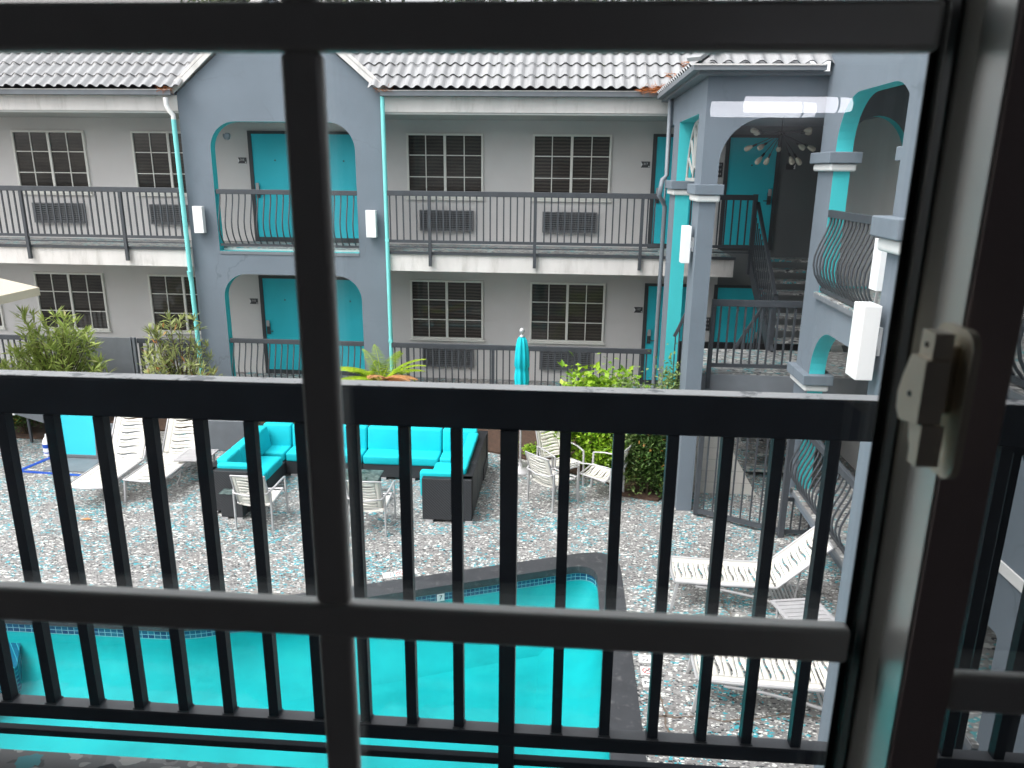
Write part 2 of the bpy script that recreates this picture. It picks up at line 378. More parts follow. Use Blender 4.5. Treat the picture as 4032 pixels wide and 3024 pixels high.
def arch_loop(x0, x1, z0, z1, r, n=10, left=True, right=True, rz=None):
    rz = rz or r
    p = [(x0, z0), (x1, z0)]
    if right: p += [(x1 - r + r * math.cos(t), z1 - rz + rz * math.sin(t)) for t in [math.pi / 2 * i / n for i in range(n + 1)]]
    else: p += [(x1, z1)]
    if left: p += [(x0 + r + r * math.cos(t), z1 - rz + rz * math.sin(t)) for t in [math.pi / 2 + math.pi / 2 * i / n for i in range(n + 1)]]
    else: p += [(x0, z1)]
    return p
XZ = lambda a, b, t: (a, t, b)      # wall across the view: (x, z) at depth t
YZ = lambda a, b, t: (t, a, b)      # wall along the view: (y, z) at x = t
XY = lambda a, b, t: (a, b, t)
def text_mb(txt, size, depth=.002):
    cu = bpy.data.curves.new('txt', 'FONT'); cu.body = txt; cu.size = size; cu.align_x = 'CENTER'; cu.align_y = 'CENTER'; cu.resolution_u = 3; cu.extrude = depth
    ob = bpy.data.objects.new('txt', cu); C.objects.link(ob)
    dg = bpy.context.evaluated_depsgraph_get(); me = bpy.data.meshes.new_from_object(ob.evaluated_get(dg))
    mb = MB(); mb.add([v.co.copy() for v in me.vertices], [tuple(p.vertices) for p in me.polygons])
    bpy.data.objects.remove(ob); bpy.data.curves.remove(cu); bpy.data.meshes.remove(me); return mb
def xf(mb, m):
    mb.v = [m @ p for p in mb.v]; return mb

# ------------------------------------------------------------------ the setting: deck, pool, ground
ZU, ZL = 3.52, .45
def pool_outline(o=0):
    """water edge pushed outward by o (counter-clockwise)"""
    base = [(-6.9, 3.4), (.56, 3.4), (.56, 9.32), (-4.3, 7.43), (-6.9, 7.43)]
    pts = [Vector(p) for p in base]; n = len(pts); out = []
    for i, p in enumerate(pts):
        d0 = (p - pts[i - 1]).normalized(); d1 = (pts[(i + 1) % n] - p).normalized()
        n0 = Vector((d0.y, -d0.x)); n1 = Vector((d1.y, -d1.x)); b = (n0 + n1) / (1 + n0.dot(n1))
        out.append(p + b * o)
    rs = [.2, .2, .42 + o * .7, .3, .2]; fin = []
    for i, p in enumerate(out):
        a = out[i - 1]; b = out[(i + 1) % n]; r = rs[i]
        da = (a - p).normalized(); db = (b - p).normalized()
        for k in range(9):
            t = k / 8; fin.append(tuple((p + da * r) * (1 - t) ** 2 + p * (2 * t * (1 - t)) + (p + db * r) * t ** 2))
    return fin
P0 = pool_outline(0); P1 = pool_outline(.30)
mb = MB(); mb.extr([[(-17, -4), (7.5, -4), (7.5, 20), (-17, 20)], P1], XY, -.12, 0); struct('pool_deck', mb, M['deck'])
mb = MB(); mb.extr([[(-400, -400), (400, -400), (400, 500), (-400, 500)], [(-17, -4), (7.5, -4), (7.5, 20), (-17, 20)]], XY, -.14, -.02); struct('ground', mb, M['ground'])
mb = MB(); n = len(P0); rings = [(0, -.17), (.03, -.34), (.12, -.50), (.28, -.60), (.50, -.68), (.75, -.72)]
vs = []
for o, z in rings: vs += [(x, y, z) for x, y in pool_outline(-o)]
fs = [(k * n + i, k * n + (i + 1) % n, (k + 1) * n + (i + 1) % n, (k + 1) * n + i) for k in range(len(rings) - 1) for i in range(n)]
mb.add(vs, fs, 0, True); mb.add(vs[-n:], [tuple(range(n))], 0, True)
struct('pool_basin', mb, M['pool'])
mb = MB(); vs = [(x, y, -.235) for x, y in pool_outline(-.006)] + [(x, y, -.085) for x, y in pool_outline(-.006)]
mb.add(vs, [(i, (i + 1) % n, n + (i + 1) % n, n + i) for i in range(n)]); struct('pool_tile_band', mb, M['pooltile'])
mb = MB(); mb.add([(x, y, -.20) for x, y in pool_outline(-.012)], [tuple(range(n))]); struct('pool_water', mb, M['water'])
mb = MB(); mb.extr([P1, pool_outline(-.02)], XY, -.09, .012); struct('pool_coping', mb, M['coping'], bevel=.012)
# planting beds
mb = MB(); mb.extr([[(-16, 13.3), (-9.9, 13.2), (-7.9, 13.9), (-6.6, 13.7), (-5.6, 13.2), (-1.3, 13.35), (-.55, 13.0), (.1, 12.5), (.75, 12.2), (1.05, 11.55), (1.6, 11.4), (1.84, 11.8), (1.84, 15.2), (-16, 15.2)]], XY, -.05, .035)
struct('planting_soil', mb, M['soil'])
# curved blue tiled steps in the pool
mb = MB(); mb.extr([[(-6.9, 6.2), (-6.25, 6.2), (-6.05, 6.55), (-6.05, 7.0), (-6.3, 7.4), (-6.9, 7.4)]], XY, -.7, -.34); struct('pool_steps', mb, M['pooltile'])

m = MB()
for pl in ([(1.08, 6.66), (1.12, 6.4), (1.09, 6.2), (1.16, 5.95)], [(.98, 6.36), (1.2, 6.33), (1.41, 6.37), (1.65, 6.32), (1.9, 6.37), (2.29, 6.48), (2.6, 6.44)], [(2.07, 8.51), (2.05, 8.36), (2.11, 8.24), (2.10, 8.12), (2.12, 8.0)], [(1.94, 6.83), (1.98, 6.7), (1.92, 6.5), (1.95, 6.36)]):
    for (xa, ya), (xb, yb) in zip(pl[:-1], pl[1:]):
        k = 5; pts = []
        for i in range(k + 1): t_ = i / k; pts.append(Vector((xa + (xb - xa) * t_ + random.uniform(-.012, .012) * (0 < i < k), ya + (yb - ya) * t_ + random.uniform(-.012, .012) * (0 < i < k), .003)))
        for p, q in zip(pts[:-1], pts[1:]): m.bar(p, q, random.uniform(.012, .03), .002)
struct('deck_crack', m, paint('filled deck crack', (.16, .125, .10), .9, .2, 8))
# depth marker tiles
def no_dive(mb, m):
    v = []; f = []; k = 24
    for i in range(k):
        t = 2 * math.pi * i / k
        v += [(.052 * math.cos(t), .052 * math.sin(t), 0), (.041 * math.cos(t), .041 * math.sin(t), 0)]
        f.append((2 * i, 2 * ((i + 1) % k), 2 * ((i + 1) % k) + 1, 2 * i + 1))
    v += [(-.04, .028, 0), (-.028, .04, 0), (.04, -.028, 0), (.028, -.04, 0)]; b = 2 * k; f.append((b, b + 2, b + 3, b + 1))
    mb.add([m @ Vector(p) for p in v], f, 2)
    mb.add([m @ Vector(p) for p in ((-.02, -.03, .0006), (-.008, -.03, .0006), (.022, .012, .0006), (.012, .02, .0006))], [(0, 1, 2, 3)], 1)
def depth_tile(cx, cy, ang, what, label, cz=.004, vert=None):
    k_ = .72 if vert else 1
    m = Matrix.Translation((cx, cy, cz)) @ Matrix.Rotation(ang, 4, 'Z')
    if vert: m = m @ Matrix.Rotation(R(90), 4, 'X')
    s = .068 * k_; mb = MB()
    mb.add([m @ Vector(p) for p in ((-s, -s, -.003), (s, -s, -.003), (s, s, -.003), (-s, s, -.003), (-s, -s, .003), (s, -s, .003), (s, s, .003), (-s, s, .003))],
           [(4, 5, 6, 7), (0, 1, 5, 4), (1, 2, 6, 5), (2, 3, 7, 6), (3, 0, 4, 7)], 0)
    m2 = m @ Matrix.Translation((0, 0, .0045))
    if what == 'nodive': no_dive(mb, m2)
    else:
        t = xf(text_mb(what, (.125 if len(what) == 1 else .085) * k_, .0008), m2); mb.add(t.v, t.f, 1)
    t = thing('depth_marker_tile', label, 'tile', (cx, cy, 0), 0, 'pool depth marker tiles')
    part('tile_face', mb, [M['signwhite'], M['black'], M['red']], t)
A = R(90); B = R(180) + math.atan2(.42, 1)
depth_tile(.995, 6.83, A, '7', 'white tile reading 7 beside the right pool edge, nearest of its three')
depth_tile(.995, 7.03, A, 'nodive', 'red crossed circle tile beside the right pool edge')
depth_tile(.995, 7.24, A, '2.1', 'white tile reading 2.1 beside the right pool edge')
dx, dy = .155 * math.cos(B), .155 * math.sin(B)
depth_tile(-1.90, 8.86, B, '7', 'white tile reading 7 on the deck along the slanting pool edge')
depth_tile(-1.90 + dx, 8.86 + dy, B, 'nodive', 'red crossed circle tile along the slanting pool edge')
depth_tile(-1.90 + 2 * dx, 8.86 + 2 * dy, B, '2.1', 'white tile reading 2.1 along the slanting pool edge')
depth_tile(-3.58, 8.13, B, '6', 'white tile reading 6 along the slanting pool edge')
depth_tile(-3.58 + dx * 1.1, 8.13 + dy * 1.1, B, '1.8', 'white tile reading 1.8 along the slanting pool edge')
depth_tile(-1.46, 8.515, math.atan2(.39, 1), '7', 'white tile reading 7 set in the blue waterline band', -.15, True)

# ------------------------------------------------------------------ far motel wing
far = thing('motel_wing', 'grey two storey motel wing with pale corrugated roof and blue grey gable across the courtyard', 'building', (-5.6, 16.9, 0))
mb = MB(); mb.box(-16, 3.34, 16.9, 17.1, -.1, 6.6); part('wall', mb, M['wall'], far)
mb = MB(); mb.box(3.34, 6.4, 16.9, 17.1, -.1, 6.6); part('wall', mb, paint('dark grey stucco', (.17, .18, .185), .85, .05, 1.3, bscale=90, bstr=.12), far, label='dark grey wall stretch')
for z0, z1, zf in ((3.13, 3.50, ZU), (-.1, .43, ZL)):
    xe = 3.3 if z0 > 1 else 6.4; mb = MB(); mb2 = MB()
    for xa, xb, ya in ((-16, -7.66, 15.25), (-7.66, -3.6, 15.5), (-3.6, xe, 15.25)):
        mb.box(xa, xb, ya, 16.9, z0, z1); mb2.box(xa, xb, ya - .02 if ya < 15.4 else 15.505, 16.9, z1, zf)
    part('floor_slab', mb, M['slab'], far); part('walkway_floor', mb2, M['walk'], far)
    mb3 = MB(); mb3.box(-16, -7.7, 15.215, 15.229, z1 - .03, zf + .005); mb3.box(-3.56, 3.32, 15.215, 15.229, z1 - .03, zf + .005); part('floor_edge_angle', mb3, M['iron'], far)
mb = MB()
for x0, x1 in ((-16, -7.66), (-3.6, 1.84)):
    mb.box(x0, x1, 15.28, 15.55, 6.17, 6.46)
part('eave_beam', mb, M['slab'], far)
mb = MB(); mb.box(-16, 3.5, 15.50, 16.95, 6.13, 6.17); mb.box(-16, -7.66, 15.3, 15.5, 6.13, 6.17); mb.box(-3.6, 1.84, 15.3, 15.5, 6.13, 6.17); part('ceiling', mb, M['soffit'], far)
mb = MB()
for x0, x1 in ((-16, -7.68), (-3.58, 1.80)):
    mb.box(x0, x1, 15.10, 15.24, 6.45, 6.475); mb.box(x0, x1, 15.09, 15.105, 6.45, 6.535); mb.box(x0, x1, 15.24, 15.28, 6.45, 6.54)
part('gutter', mb, M['gutter'], far)
mb = MB(); mb.box(-16, -7.66, 15.26, 15.32, 6.46, 6.66); mb.box(-3.6, 1.8, 15.26, 15.32, 6.46, 6.66); part('eave_board', mb, M['roofedge_shade'], far)
mb = MB(); mb.box(-16, -7.68, 15.082, 15.108, 6.535, 6.55); mb.box(-3.58, 1.80, 15.082, 15.108, 6.535, 6.55); part('gutter_lip', mb, M['slab'], far)

def corrugated(mb, org, du, dv, nv, length, n_courses, course, wl=.212, amp=.03, clip=None, phase=0.0, spw=8):
    """stepped corrugated sheets: u along eave, v up slope, nv normal. clip(u, v) -> keep"""
    org = Vector(org); du = Vector(du).normalized(); dv = Vector(dv).normalized(); nv = Vector(nv).normalized()
    k = int(length / wl * spw)
    for c in range(n_courses):
        v0 = c * course - (.0 if c == 0 else .02); v1 = (c + 1) * course
        vs = []; fs = []; mis = []
        off = phase
        for i in range(k + 1):
            u = i * wl / spw; ph = 2 * math.pi * (u / wl + off)
            h = amp * (math.cos(ph) + .18 * math.cos(3 * ph) * -.3)
            a = org + du * u + dv * v0 + nv * (h + .038); b = org + du * u + dv * v1 + nv * (h + .004)
            a2 = a - nv * .016 + dv * .004
            vs += [a, b, a2]
        for i in range(k):
            u = (i + .5) * wl / spw
            if clip and not clip(u, (v0 + v1) / 2): continue
            mb.add([vs[3 * i], vs[3 * i + 3], vs[3 * i + 4], vs[3 * i + 1]], [(0, 1, 2, 3)], 0, True)
            mb.add([vs[3 * i + 2], vs[3 * i + 5], vs[3 * i + 3], vs[3 * i]], [(0, 1, 2, 3)], 1)
PITCH = R(38); cp, sp = math.cos(PITCH), math.sin(PITCH)
mb = MB()
corrugated(mb, (-16, 15.04, 6.575), (1, 0, 0), (0, cp, sp), (0, -sp, cp), 20.5, 7, .40,
           clip=lambda u, v: not (-7.62 + v * cp * 1.02 < u - 16 < -3.64 - v * cp * 1.02))
rf = part('roof', mb, [M['roof'], M['roofedge_shade']], far)
mb = MB(); mb.box(-16, 5, 17.2, 21, 7.9, 8.25); part('roof_ridge', mb, M['roof'], far)
# gable
PK = 8.2; GL, GR, GX = -7.66, -3.60, -5.63
mb = MB()
mb.extr([[(GL, -.1), (GR, -.1), (GR, 6.5), (GX, PK - .05), (GL, 6.5)],
         arch_loop(-7.08, -4.17, ZU - .06, 5.98, .53), arch_loop(-7.07, -4.16, ZL - .03, 2.99, .50)], XZ, 15.3, 15.5, 0, 1)
part('gable_wall', mb, [M['bluegrey'], M['teal']], far)
mb = MB(); mb.box(-7.08, -4.17, 15.285, 15.30, 3.40, 3.46); part('gable_floor_edge', mb, M['gutter'], far)
mb = MB()
for s in (-1, 1):
    ex = GX + s * 2.12
    a = Vector((ex, 15.24, 6.46)); b = Vector((GX, 15.24, PK + .08))
    d = (b - a).normalized(); nrm = Vector((0, 0, 1)) - d * d.z; nrm.normalize()
    vs = []
    for p in (a, b):
        vs += [p, p + Vector((0, 2.6, 0)), p + nrm * .07, p + nrm * .07 + Vector((0, 2.6, 0))]
    mb.add(vs, [(2, 3, 7, 6), (0, 4, 5, 1), (0, 2, 6, 4), (0, 1, 3, 2)], 0)
    mb.bar(a + nrm * .10 + Vector((0, .05, 0)), b + nrm * .10 + Vector((0, .05, 0)), .16, .05, nrm)
    mb.bar(a + nrm * .02 + Vector((0, -.02, 0)), b + nrm * .02 + Vector((0, -.02, 0)), .03, .09, nrm)
part('gable_roof', mb, M['slab'], far)
def pine(name, base, n, spread, label):
    mb = MB()
    for i in range(n):
        p = Vector(base) + Vector([random.uniform(-s, s) for s in spread]); d = Vector((random.gauss(0, 1), random.gauss(0, 1), random.gauss(-.2, .6))).normalized() * random.uniform(.05, .13)
        q = Vector((d.y, -d.x, .3)).normalized() * .004
        mb.add([p - q, p + q, p + d + q, p + d - q], [(0, 1, 2, 3)])
    o = part(name, mb, M['needle']); tag(o, label, 'debris', kind='stuff')
pine('fallen_needles', (1.55, 15.02, 6.56), 220, (.28, .07, .04), 'orange pine needles caught in the gutter where two roofs meet')
pine('fallen_needles', (GR + .1, 15.1, 6.56), 60, (.16, .05, .05), 'orange pine needles caught beside the gable foot')
pine('fallen_needles', (GL - .12, 15.08, 6.56), 60, (.14, .05, .04), 'orange pine needles caught at the gutter end above the white pipe elbow')
for k in range(5): pine('fallen_needles', (1.62 + .30 * k, 15.06 + .30 * k, 6.60 + .235 * k), 110, (.15, .15, .05), 'orange pine needles lying up the valley between the two roofs')
# drainpipes
mb = MB(); mb.tube([(-7.70, 15.15, 6.0), (-7.68, 15.2, .1)], .048, 8); mb.tube([(-7.70, 15.15, 3.05), (-7.69, 15.18, 2.85)], .052, 8)
dp = part('drainpipe', mb, M['mint'], far)
mb = MB(); mb.tube([(-7.80, 15.12, 6.40), (-7.80, 15.12, 6.26), (-7.76, 15.13, 6.16), (-7.70, 15.15, 6.08), (-7.70, 15.15, 5.98)], .047, 8); part('pipe_elbow', mb, M['white'], dp)
mb = MB(); mb.tube([(-3.565, 15.18, 6.44), (-3.555, 15.2, .1)], .042, 8)
for z in (3.72, 1.66): mb.box(-3.60, -3.52, 15.15, 15.24, z, z + .05)
part('drainpipe', mb, M['mint'], far)

# windows
def window(x0, x1, z0, z1, y=16.9, parent=far, loc=None):
    fr = MB(); f = .045
    fr.box(x0, x1, y - .05, y, z0, z0 + f); fr.box(x0, x1, y - .05, y, z1 - f, z1); fr.box(x0, x0 + f, y - .05, y, z0 + f, z1 - f); fr.box(x1 - f, x1, y - .05, y, z0 + f, z1 - f)
    xm = (x0 + x1) / 2; fr.box(xm - .028, xm + .028, y - .045, y, z0 + f, z1 - f)
    w_ = part('window', fr, M['frame'], parent, bevel=.006)
    g = MB()
    for a, b in ((x0, xm), (xm, x1)):
        m_ = (a + b) / 2; g.box(m_ - .0095, m_ + .0095, y - .032, y - .012, z0 + f, z1 - f)
        for k in (1, 2):
            zz = z0 + (z1 - z0) * k / 3; g.box(a + .03, b - .03, y - .030, y - .010, zz - .0095, zz + .0095)
    part('muntin', g, M['frame'], w_)
    p = MB(); p.add([(x0 + f, y - .012, z0 + f), (x1 - f, y - .012, z0 + f), (x1 - f, y - .012, z1 - f), (x0 + f, y - .012, z1 - f)], [(0, 1, 2, 3)]); part('pane', p, M['pane'], w_)
    s_ = MB(); s_.box(x0 - .03, x1 + .03, y - .075, y, z0 - .035, z0 - .002); part('sill', s_, M['frame'], w_, bevel=.005)
for a, b in ((-12.33, -10.65), (-9.58, -7.92), (-3.47, -1.81), (-.76, .91), (-14.9, -13.25)):
    window(a, b, 4.51, 5.86); window(a, b, 1.38, 2.73)
# doors
def door(x0, x1, zb, zt, hinge_right=True, handle=True, y=16.9, parent=far):
    fr = MB(); fr.box(x0 - .08, x0, y - .04, y, zb - .1, zt + .06); fr.box(x1, x1 + .08, y - .04, y, zb - .1, zt + .06); fr.box(x0, x1, y - .04, y, zt, zt + .06); fr.box(x0, x1, y - .03, y, zb - .1, zb)
    part('door_frame', fr, M['doorframe'], parent)
    d = MB(); d.box(x0, x1, y - .02, y - .001, zb, zt); d_ = part('door', d, M['tealdoor'], parent)
    h = MB(); hx = x0 + .07 if hinge_right else x1 - .07; sg = 1 if hinge_right else -1
    h.box(hx - .04, hx + .04, y - .05, y - .02, zb + .85, zb + 1.10); h.box(hx - .035, hx + .035, y - .065, y - .05, zb + 1.03, zb + 1.17, 1)
    h.tube([(hx, y - .05, zb + .93), (hx, y - .10, zb + .93), (hx + sg * .13, y - .10, zb + .93)], .012, 6)
    part('handle', h, [M['doorframe'], M['alu']], d_, bevel=.004)
    p = MB(); p.lathe([(.018, 0), (.018, .006)], 10); p = xf(p, Matrix.Translation(((x0 + x1) / 2, y - .02, zb + 1.65)) @ Matrix.Rotation(R(90), 4, 'X')); part('peephole', p, M['doorframe'], d_)
for zb, zt in ((3.62, 5.82), (.55, 2.69)):
    door(-6.88, -5.89, zb, zt); door(-5.36, -4.36, zb, zt, False); door(1.85, 2.84, zb, zt); door(3.36, 4.33, zb, zt, False)
# air conditioner grilles
ac_me = None
def ac(x0, z0, label):
    t = thing('air_conditioner', label, 'air conditioner', (x0, 16.9, z0), 0, 'wall air conditioners under the motel windows')
    b = MB(); b.box(0, 1.18, -.09, 0, 0, .03); b.box(0, 1.18, -.09, 0, .41, .44); b.box(0, .03, -.09, 0, .03, .41); b.box(1.15, 1.18, -.09, 0, .03, .41); b.box(.03, 1.15, -.015, 0, .03, .41, 1)
    part('housing', b, [M['acgrey'], M['black']], t, True)
    g = MB()
    for k in range(8):
        z = .042 + k * .047; g.box(.03, 1.15, -.085, -.060, z, z + .024)
    for k in range(1, 8): g.box(.03 + k * .14 - .004, .03 + k * .14 + .004, -.084, -.06, .03, .41)
    part('grille', g, M['acgrey'], t, True)
ac(-12.06, 3.86, 'dark grille under the leftmost upper window, behind the balcony bars')
ac(-9.32, 3.86, 'dark upper grille half hidden by the gable, left of the white pipe')
ac(-3.21, 3.82, 'dark upper grille nearest right of the gable')
ac(-.52, 3.82, 'dark upper grille below the window nearest room 217')
ac(-12.06, .74, 'dark lower grille behind the dense green shrub')
ac(-9.32, .74, 'dark lower grille behind the sparse shrub')
ac(-3.21, .74, 'dark lower grille nearest right of the gable')
ac(-.52, .74, 'dark lower grille behind the closed turquoise umbrella')
# room signs
def sign(x, z, txt, label, flip=False):
    t = thing('room_sign', label, 'sign', (x, 16.9, z), 0, 'room number plates beside the doors')
    p = MB(); p.box(0, .19, -.012, 0, 0, .125); part('plate', p, M['signdark'], t, True)
    a = MB(); s = -1 if flip else 1; ox = .19 if flip else 0
    a.add([(ox, -.0135, .004), (ox + s * .035, -.0135, .0625), (ox, -.0135, .121)], [(0, 1, 2) if not flip else (0, 2, 1)])
    d = xf(MB().lathe([(.014, 0), (.014, .003)], 10), Matrix.Translation((.168, -.0125, .022)) @ Matrix.Rotation(R(90), 4, 'X')); part('arrow_mark', a, M['signwhite'], t, True); part('dot_mark', d, M['signwhite'], t, True)
    if txt:
        tm = xf(text_mb(txt, .062, .0006), Matrix.Translation((.098, -.0135, .075)) @ Matrix.Rotation(R(90), 4, 'X')); part('number', tm, M['signwhite'], t, True)
sign(-7.22, 5.20, '215', 'room plate reading 215 in the upper gable arch')
sign(-7.22, 2.09, '115', 'room plate reading 115 in the lower gable arch')
sign(1.54, 5.20, '217', 'room plate reading 217 beside an upper turquoise door')
sign(1.56, 2.09, '117', 'room plate reading 117 beside a lower turquoise door')
sign(4.55, 5.19, None, 'dark plate with white arrow right of the door behind the chandelier', True)
for zz, lb in ((5.02, 'dark direction plate beside the upper door in the stair tower'), (1.72, 'dark direction plate beside the lower door in the stair tower')):
    t = thing('direction_sign', lb, 'sign', (3.09, 16.9, zz))
    p = MB(); p.box(0, .16, -.012, 0, 0, .30); part('plate', p, M['signdark'], t, True)
    g = MB()
    for k in range(3):
        for j in range(3): g.box(.03 + j * .04, .05 + j * .04, -.0135, -.012, .05 + k * .09, .09 + k * .09)
    part('row_marks', g, M['greyslat'], t, True)
# small camera under the arch
t = thing('security_camera', 'small grey round camera in the corner of the upper gable arch', 'camera', (-6.87, 15.62, 5.72))
p = MB().lathe([(.03, -.07), (.06, -.05), (.075, 0), (.075, .04)], 12); part('dome', p, M['pipe'], t, True)
p = MB(); p.box(-.03, .03, .0, .08, .02, .06); part('bracket', p, M['pipe'], t, True)

# ------------------------------------------------------------------ railings
def railing(name, label, x0, x1, y, zt, zb, step=.133, posts=(), post_to=None, first=None, group='grey walkway railings', lower=True):
    t = thing(name, label, 'railing', ((x0 + x1) / 2, y, zb), 0, group)
    m = MB(); m.box(x0, x1, y - .03, y + .03, zt - .10, zt); part('top_rail', m, M['iron'], t, bevel=.006)
    m = MB(); m.box(x0, x1, y - .022, y + .022, zb, zb + .055); part('bottom_rail', m, M['iron'], t)
    if lower: m = MB(); m.box(x0, x1, y - .012, y + .012, zb - .095, zb - .07); part('foot_rail', m, M['iron'], t)
    me = None; x = first if first is not None else x0 + step
    bme = MB().box(-.0135, .0135, -.0135, .0135, 0, zt - .10 - zb - .055).mesh('baluster', M['iron'])
    while x < x1 - .03:
        if all(abs(x - p) > .05 for p in posts):
            o = part('baluster', bme, None, t, True); o.location = (x - t.location.x, 0, .055)
        x += step
    for p in posts:
        m = MB(); m.box(p - .03, p + .03, y - .034, y + .026, post_to if post_to is not None else zb - .2, zt - .10); part('post', m, M['iron'], t)
    return t
railing('balcony_railing', 'straight upper railing right of the gable with three long posts', -3.55, 1.80, 15.19, 4.71, 3.70, posts=(-2.70, -.61, 1.46), post_to=3.24, first=-3.49)
railing('balcony_railing', 'straight upper railing left of the gable', -16, -7.72, 15.19, 4.71, 3.70, posts=(-15.3, -13.2, -11.10, -9.0), post_to=3.24, first=-15.9)
railing('walkway_railing', 'straight lower railing right of the gable, behind the closed umbrella', -3.55, 1.80, 15.19, 1.65, .62, posts=(-3.21, -1.43, .35), first=-3.48, lower=False)
railing('walkway_railing', 'black lower railing at far left behind the dense shrub', -16, -10.25, 15.19, 1.60, .55, posts=(-13.4,), first=-15.9, lower=False)
railing('walkway_railing', 'black lower railing behind the sparse shrub, left of the gable', -9.02, -7.72, 15.19, 1.60, .55, posts=(-8.95,), first=-8.8, lower=False)
t = thing('metal_gate', 'solid blue grey metal gate panel between two shrubs', 'gate', (-9.6, 15.1, ZL))
p = MB(); p.box(-10.12, -9.14, 15.09, 15.12, .40, 1.62); part('gate_panel', p, M['gutter'], t)
p = MB()
for x in (-10.2, -10.13, -9.14, -9.06): p.box(x, x + .05, 15.06, 15.14, .1, 1.63)
part('gate_post', p, M['gutter'], t)

def belly(name, label, axis, a0, a1, face, out, zt, zb, n, group):
    """railing with bulging bars. axis 'x': runs along x at y = face; axis 'y': along y at x = face. out = direction sign of the bulge"""
    mp = (lambda a, o, z: (a, face + out * o, z)) if axis == 'x' else (lambda a, o, z: (face + out * o, a, z))
    c = mp((a0 + a1) / 2, 0, zb); t = thing(name, label, 'railing', c, 0, group)
    def bx(o0, o1, z0, z1):
        p = mp(a0, o0, z0); q = mp(a1, o1, z1); m = MB(); m.box(min(p[0], q[0]), max(p[0], q[0]), min(p[1], q[1]), max(p[1], q[1]), z0, z1); return m
    part('top_rail', bx(-.03, .03, zt - .095, zt), M['iron'], t, bevel=.006); part('bottom_rail', bx(-.02, .02, zb, zb + .05), M['iron'], t)
    H = zt - .095 - zb - .05
    prof = [(0, 1), (.01, .92), (.05, .78), (.11, .62), (.155, .46), (.16, .33), (.13, .2), (.07, .09), (.0, 0)]
    pts = [Vector(mp(0, o, f * H)) - Vector(mp(0, 0, 0)) for o, f in prof]
    me = MB().tube(pts, .0135, 6).mesh('baluster', M['iron'])
    for i in range(n):
        a = a0 + (a1 - a0) * (i + .5) / n; o = part('baluster', me, None, t, True); q = mp(a, 0, zb + .05); o.location = Vector(q) - Vector(c)
    return t
belly('balcony_railing', 'bulging bar railing in the upper gable arch', 'x', -7.06, -4.18, 15.34, -1, 4.69, 3.56, 22, 'bulging arch railings')
belly('balcony_railing', 'bulging bar railing in the lower gable arch', 'x', -7.05, -4.17, 15.34, -1, 1.62, .52, 22, 'bulging arch railings')

# wall lamps: white boxes
def wall_lamp(loc, rz, label):
    t = thing('wall_lamp', label, 'wall lamp', loc, rz, 'white box wall lamps')
    p = MB(); p.box(-.10, .10, -.17, -.05, -.265, .265); part('lamp_box', p, M['lampwhite'], t, True, bevel=.006)
    p = MB(); p.box(-.05, .05, -.05, -.02, -.05, .05); p.box(-.035, .035, -.02, 0, -.10, .10); part('bracket', p, M['lampwhite'], t, True)
wall_lamp((-7.40, 15.3, 4.09), 0, 'white box lamp on the gable, left of the upper arch')
wall_lamp((-3.87, 15.3, 4.06), 0, 'white box lamp on the gable, right of the upper arch')
wall_lamp((1.85, 11.36, 4.10), -R(90), 'white box lamp on the left side of the corner column')

# ------------------------------------------------------------------ stair tower
tw = thing('stair_tower', 'blue grey corner stair tower with arch, columns and corrugated hip roof', 'building', (2.6, 13, 0))
mb = MB()
lp = [(1.85, 4.9), (2.08, 4.9), (2.08, 5.22)] + [(2.08 + .62 - .62 * math.cos(t), 5.22 + .62 * math.sin(t)) for t in [math.pi / 2 * i / 10 for i in range(1, 11)]] + [(3.75, 5.84), (3.75, 6.42), (1.85, 6.42)]
mb.extr([lp], XZ, 11.1, 11.32, 0)
mb.extr([[(11.32, 5.92), (15.28, 5.92), (15.28, 6.42), (11.32, 6.42)]], YZ, 1.85, 2.09, 0, None)
mb.box(1.85, 2.09, 13.6, 14.3, -.1, 5.92); mb.box(1.85, 2.08, 11.1, 11.66, -.05, 4.9); mb.box(1.85, 2.09, 11.32, 11.66, 4.9, 5.92)
part('tower_wall', mb, M['bluegrey'], tw)
mb = MB(); mb.box(1.852, 2.09, 13.594, 13.6, 0, 5.918); mb.box(1.853, 2.088, 11.66, 13.594, 5.915, 5.92); part('opening_lining', mb, M['teal'], tw)
def cap(x0, x1, y0, y1, zt, parent, o=.085):
    m = MB(); m.box(x0 - o, x1 + o, y0 - o, y1 + o, zt - .14, zt); k = part('column_cap', m, M['gutter'] if False else M['bluegrey'], parent, bevel=.01)
    m = MB(); m.box(x0 - o * .6, x1 + o * .6, y0 - o * .6, y1 + o * .6, zt - .24, zt - .14); part('cap_band', m, M['white'], k, bevel=.03, seg=3)
cap(1.85, 2.08, 11.1, 11.66, 4.95, tw); cap(1.85, 2.09, 13.6, 14.3, 4.97, tw)
# sunburst grille in the side opening
g = MB(); gx = 1.99; y0_, y1_ = 11.75, 13.35; zc = 5.0
def gp(t, k=1): return (gx, (y0_ + y1_) / 2 + k * (y1_ - y0_) / 2 * math.cos(t), zc + k * .88 * math.sin(t))
g.tube([gp(math.pi * i / 16) for i in range(17)], .022, 6); g.bar((gx, y0_, zc), (gx, y1_, zc), .05, .05)
for i in range(1, 8): g.bar(gp(math.pi * i / 8, .22), gp(math.pi * i / 8), .03, .03, (1, 0, 0))
g.tube([gp(math.pi * i / 10, .22) for i in range(11)], .018, 6)
part('sunburst_grille', g, M['soffit'], tw)
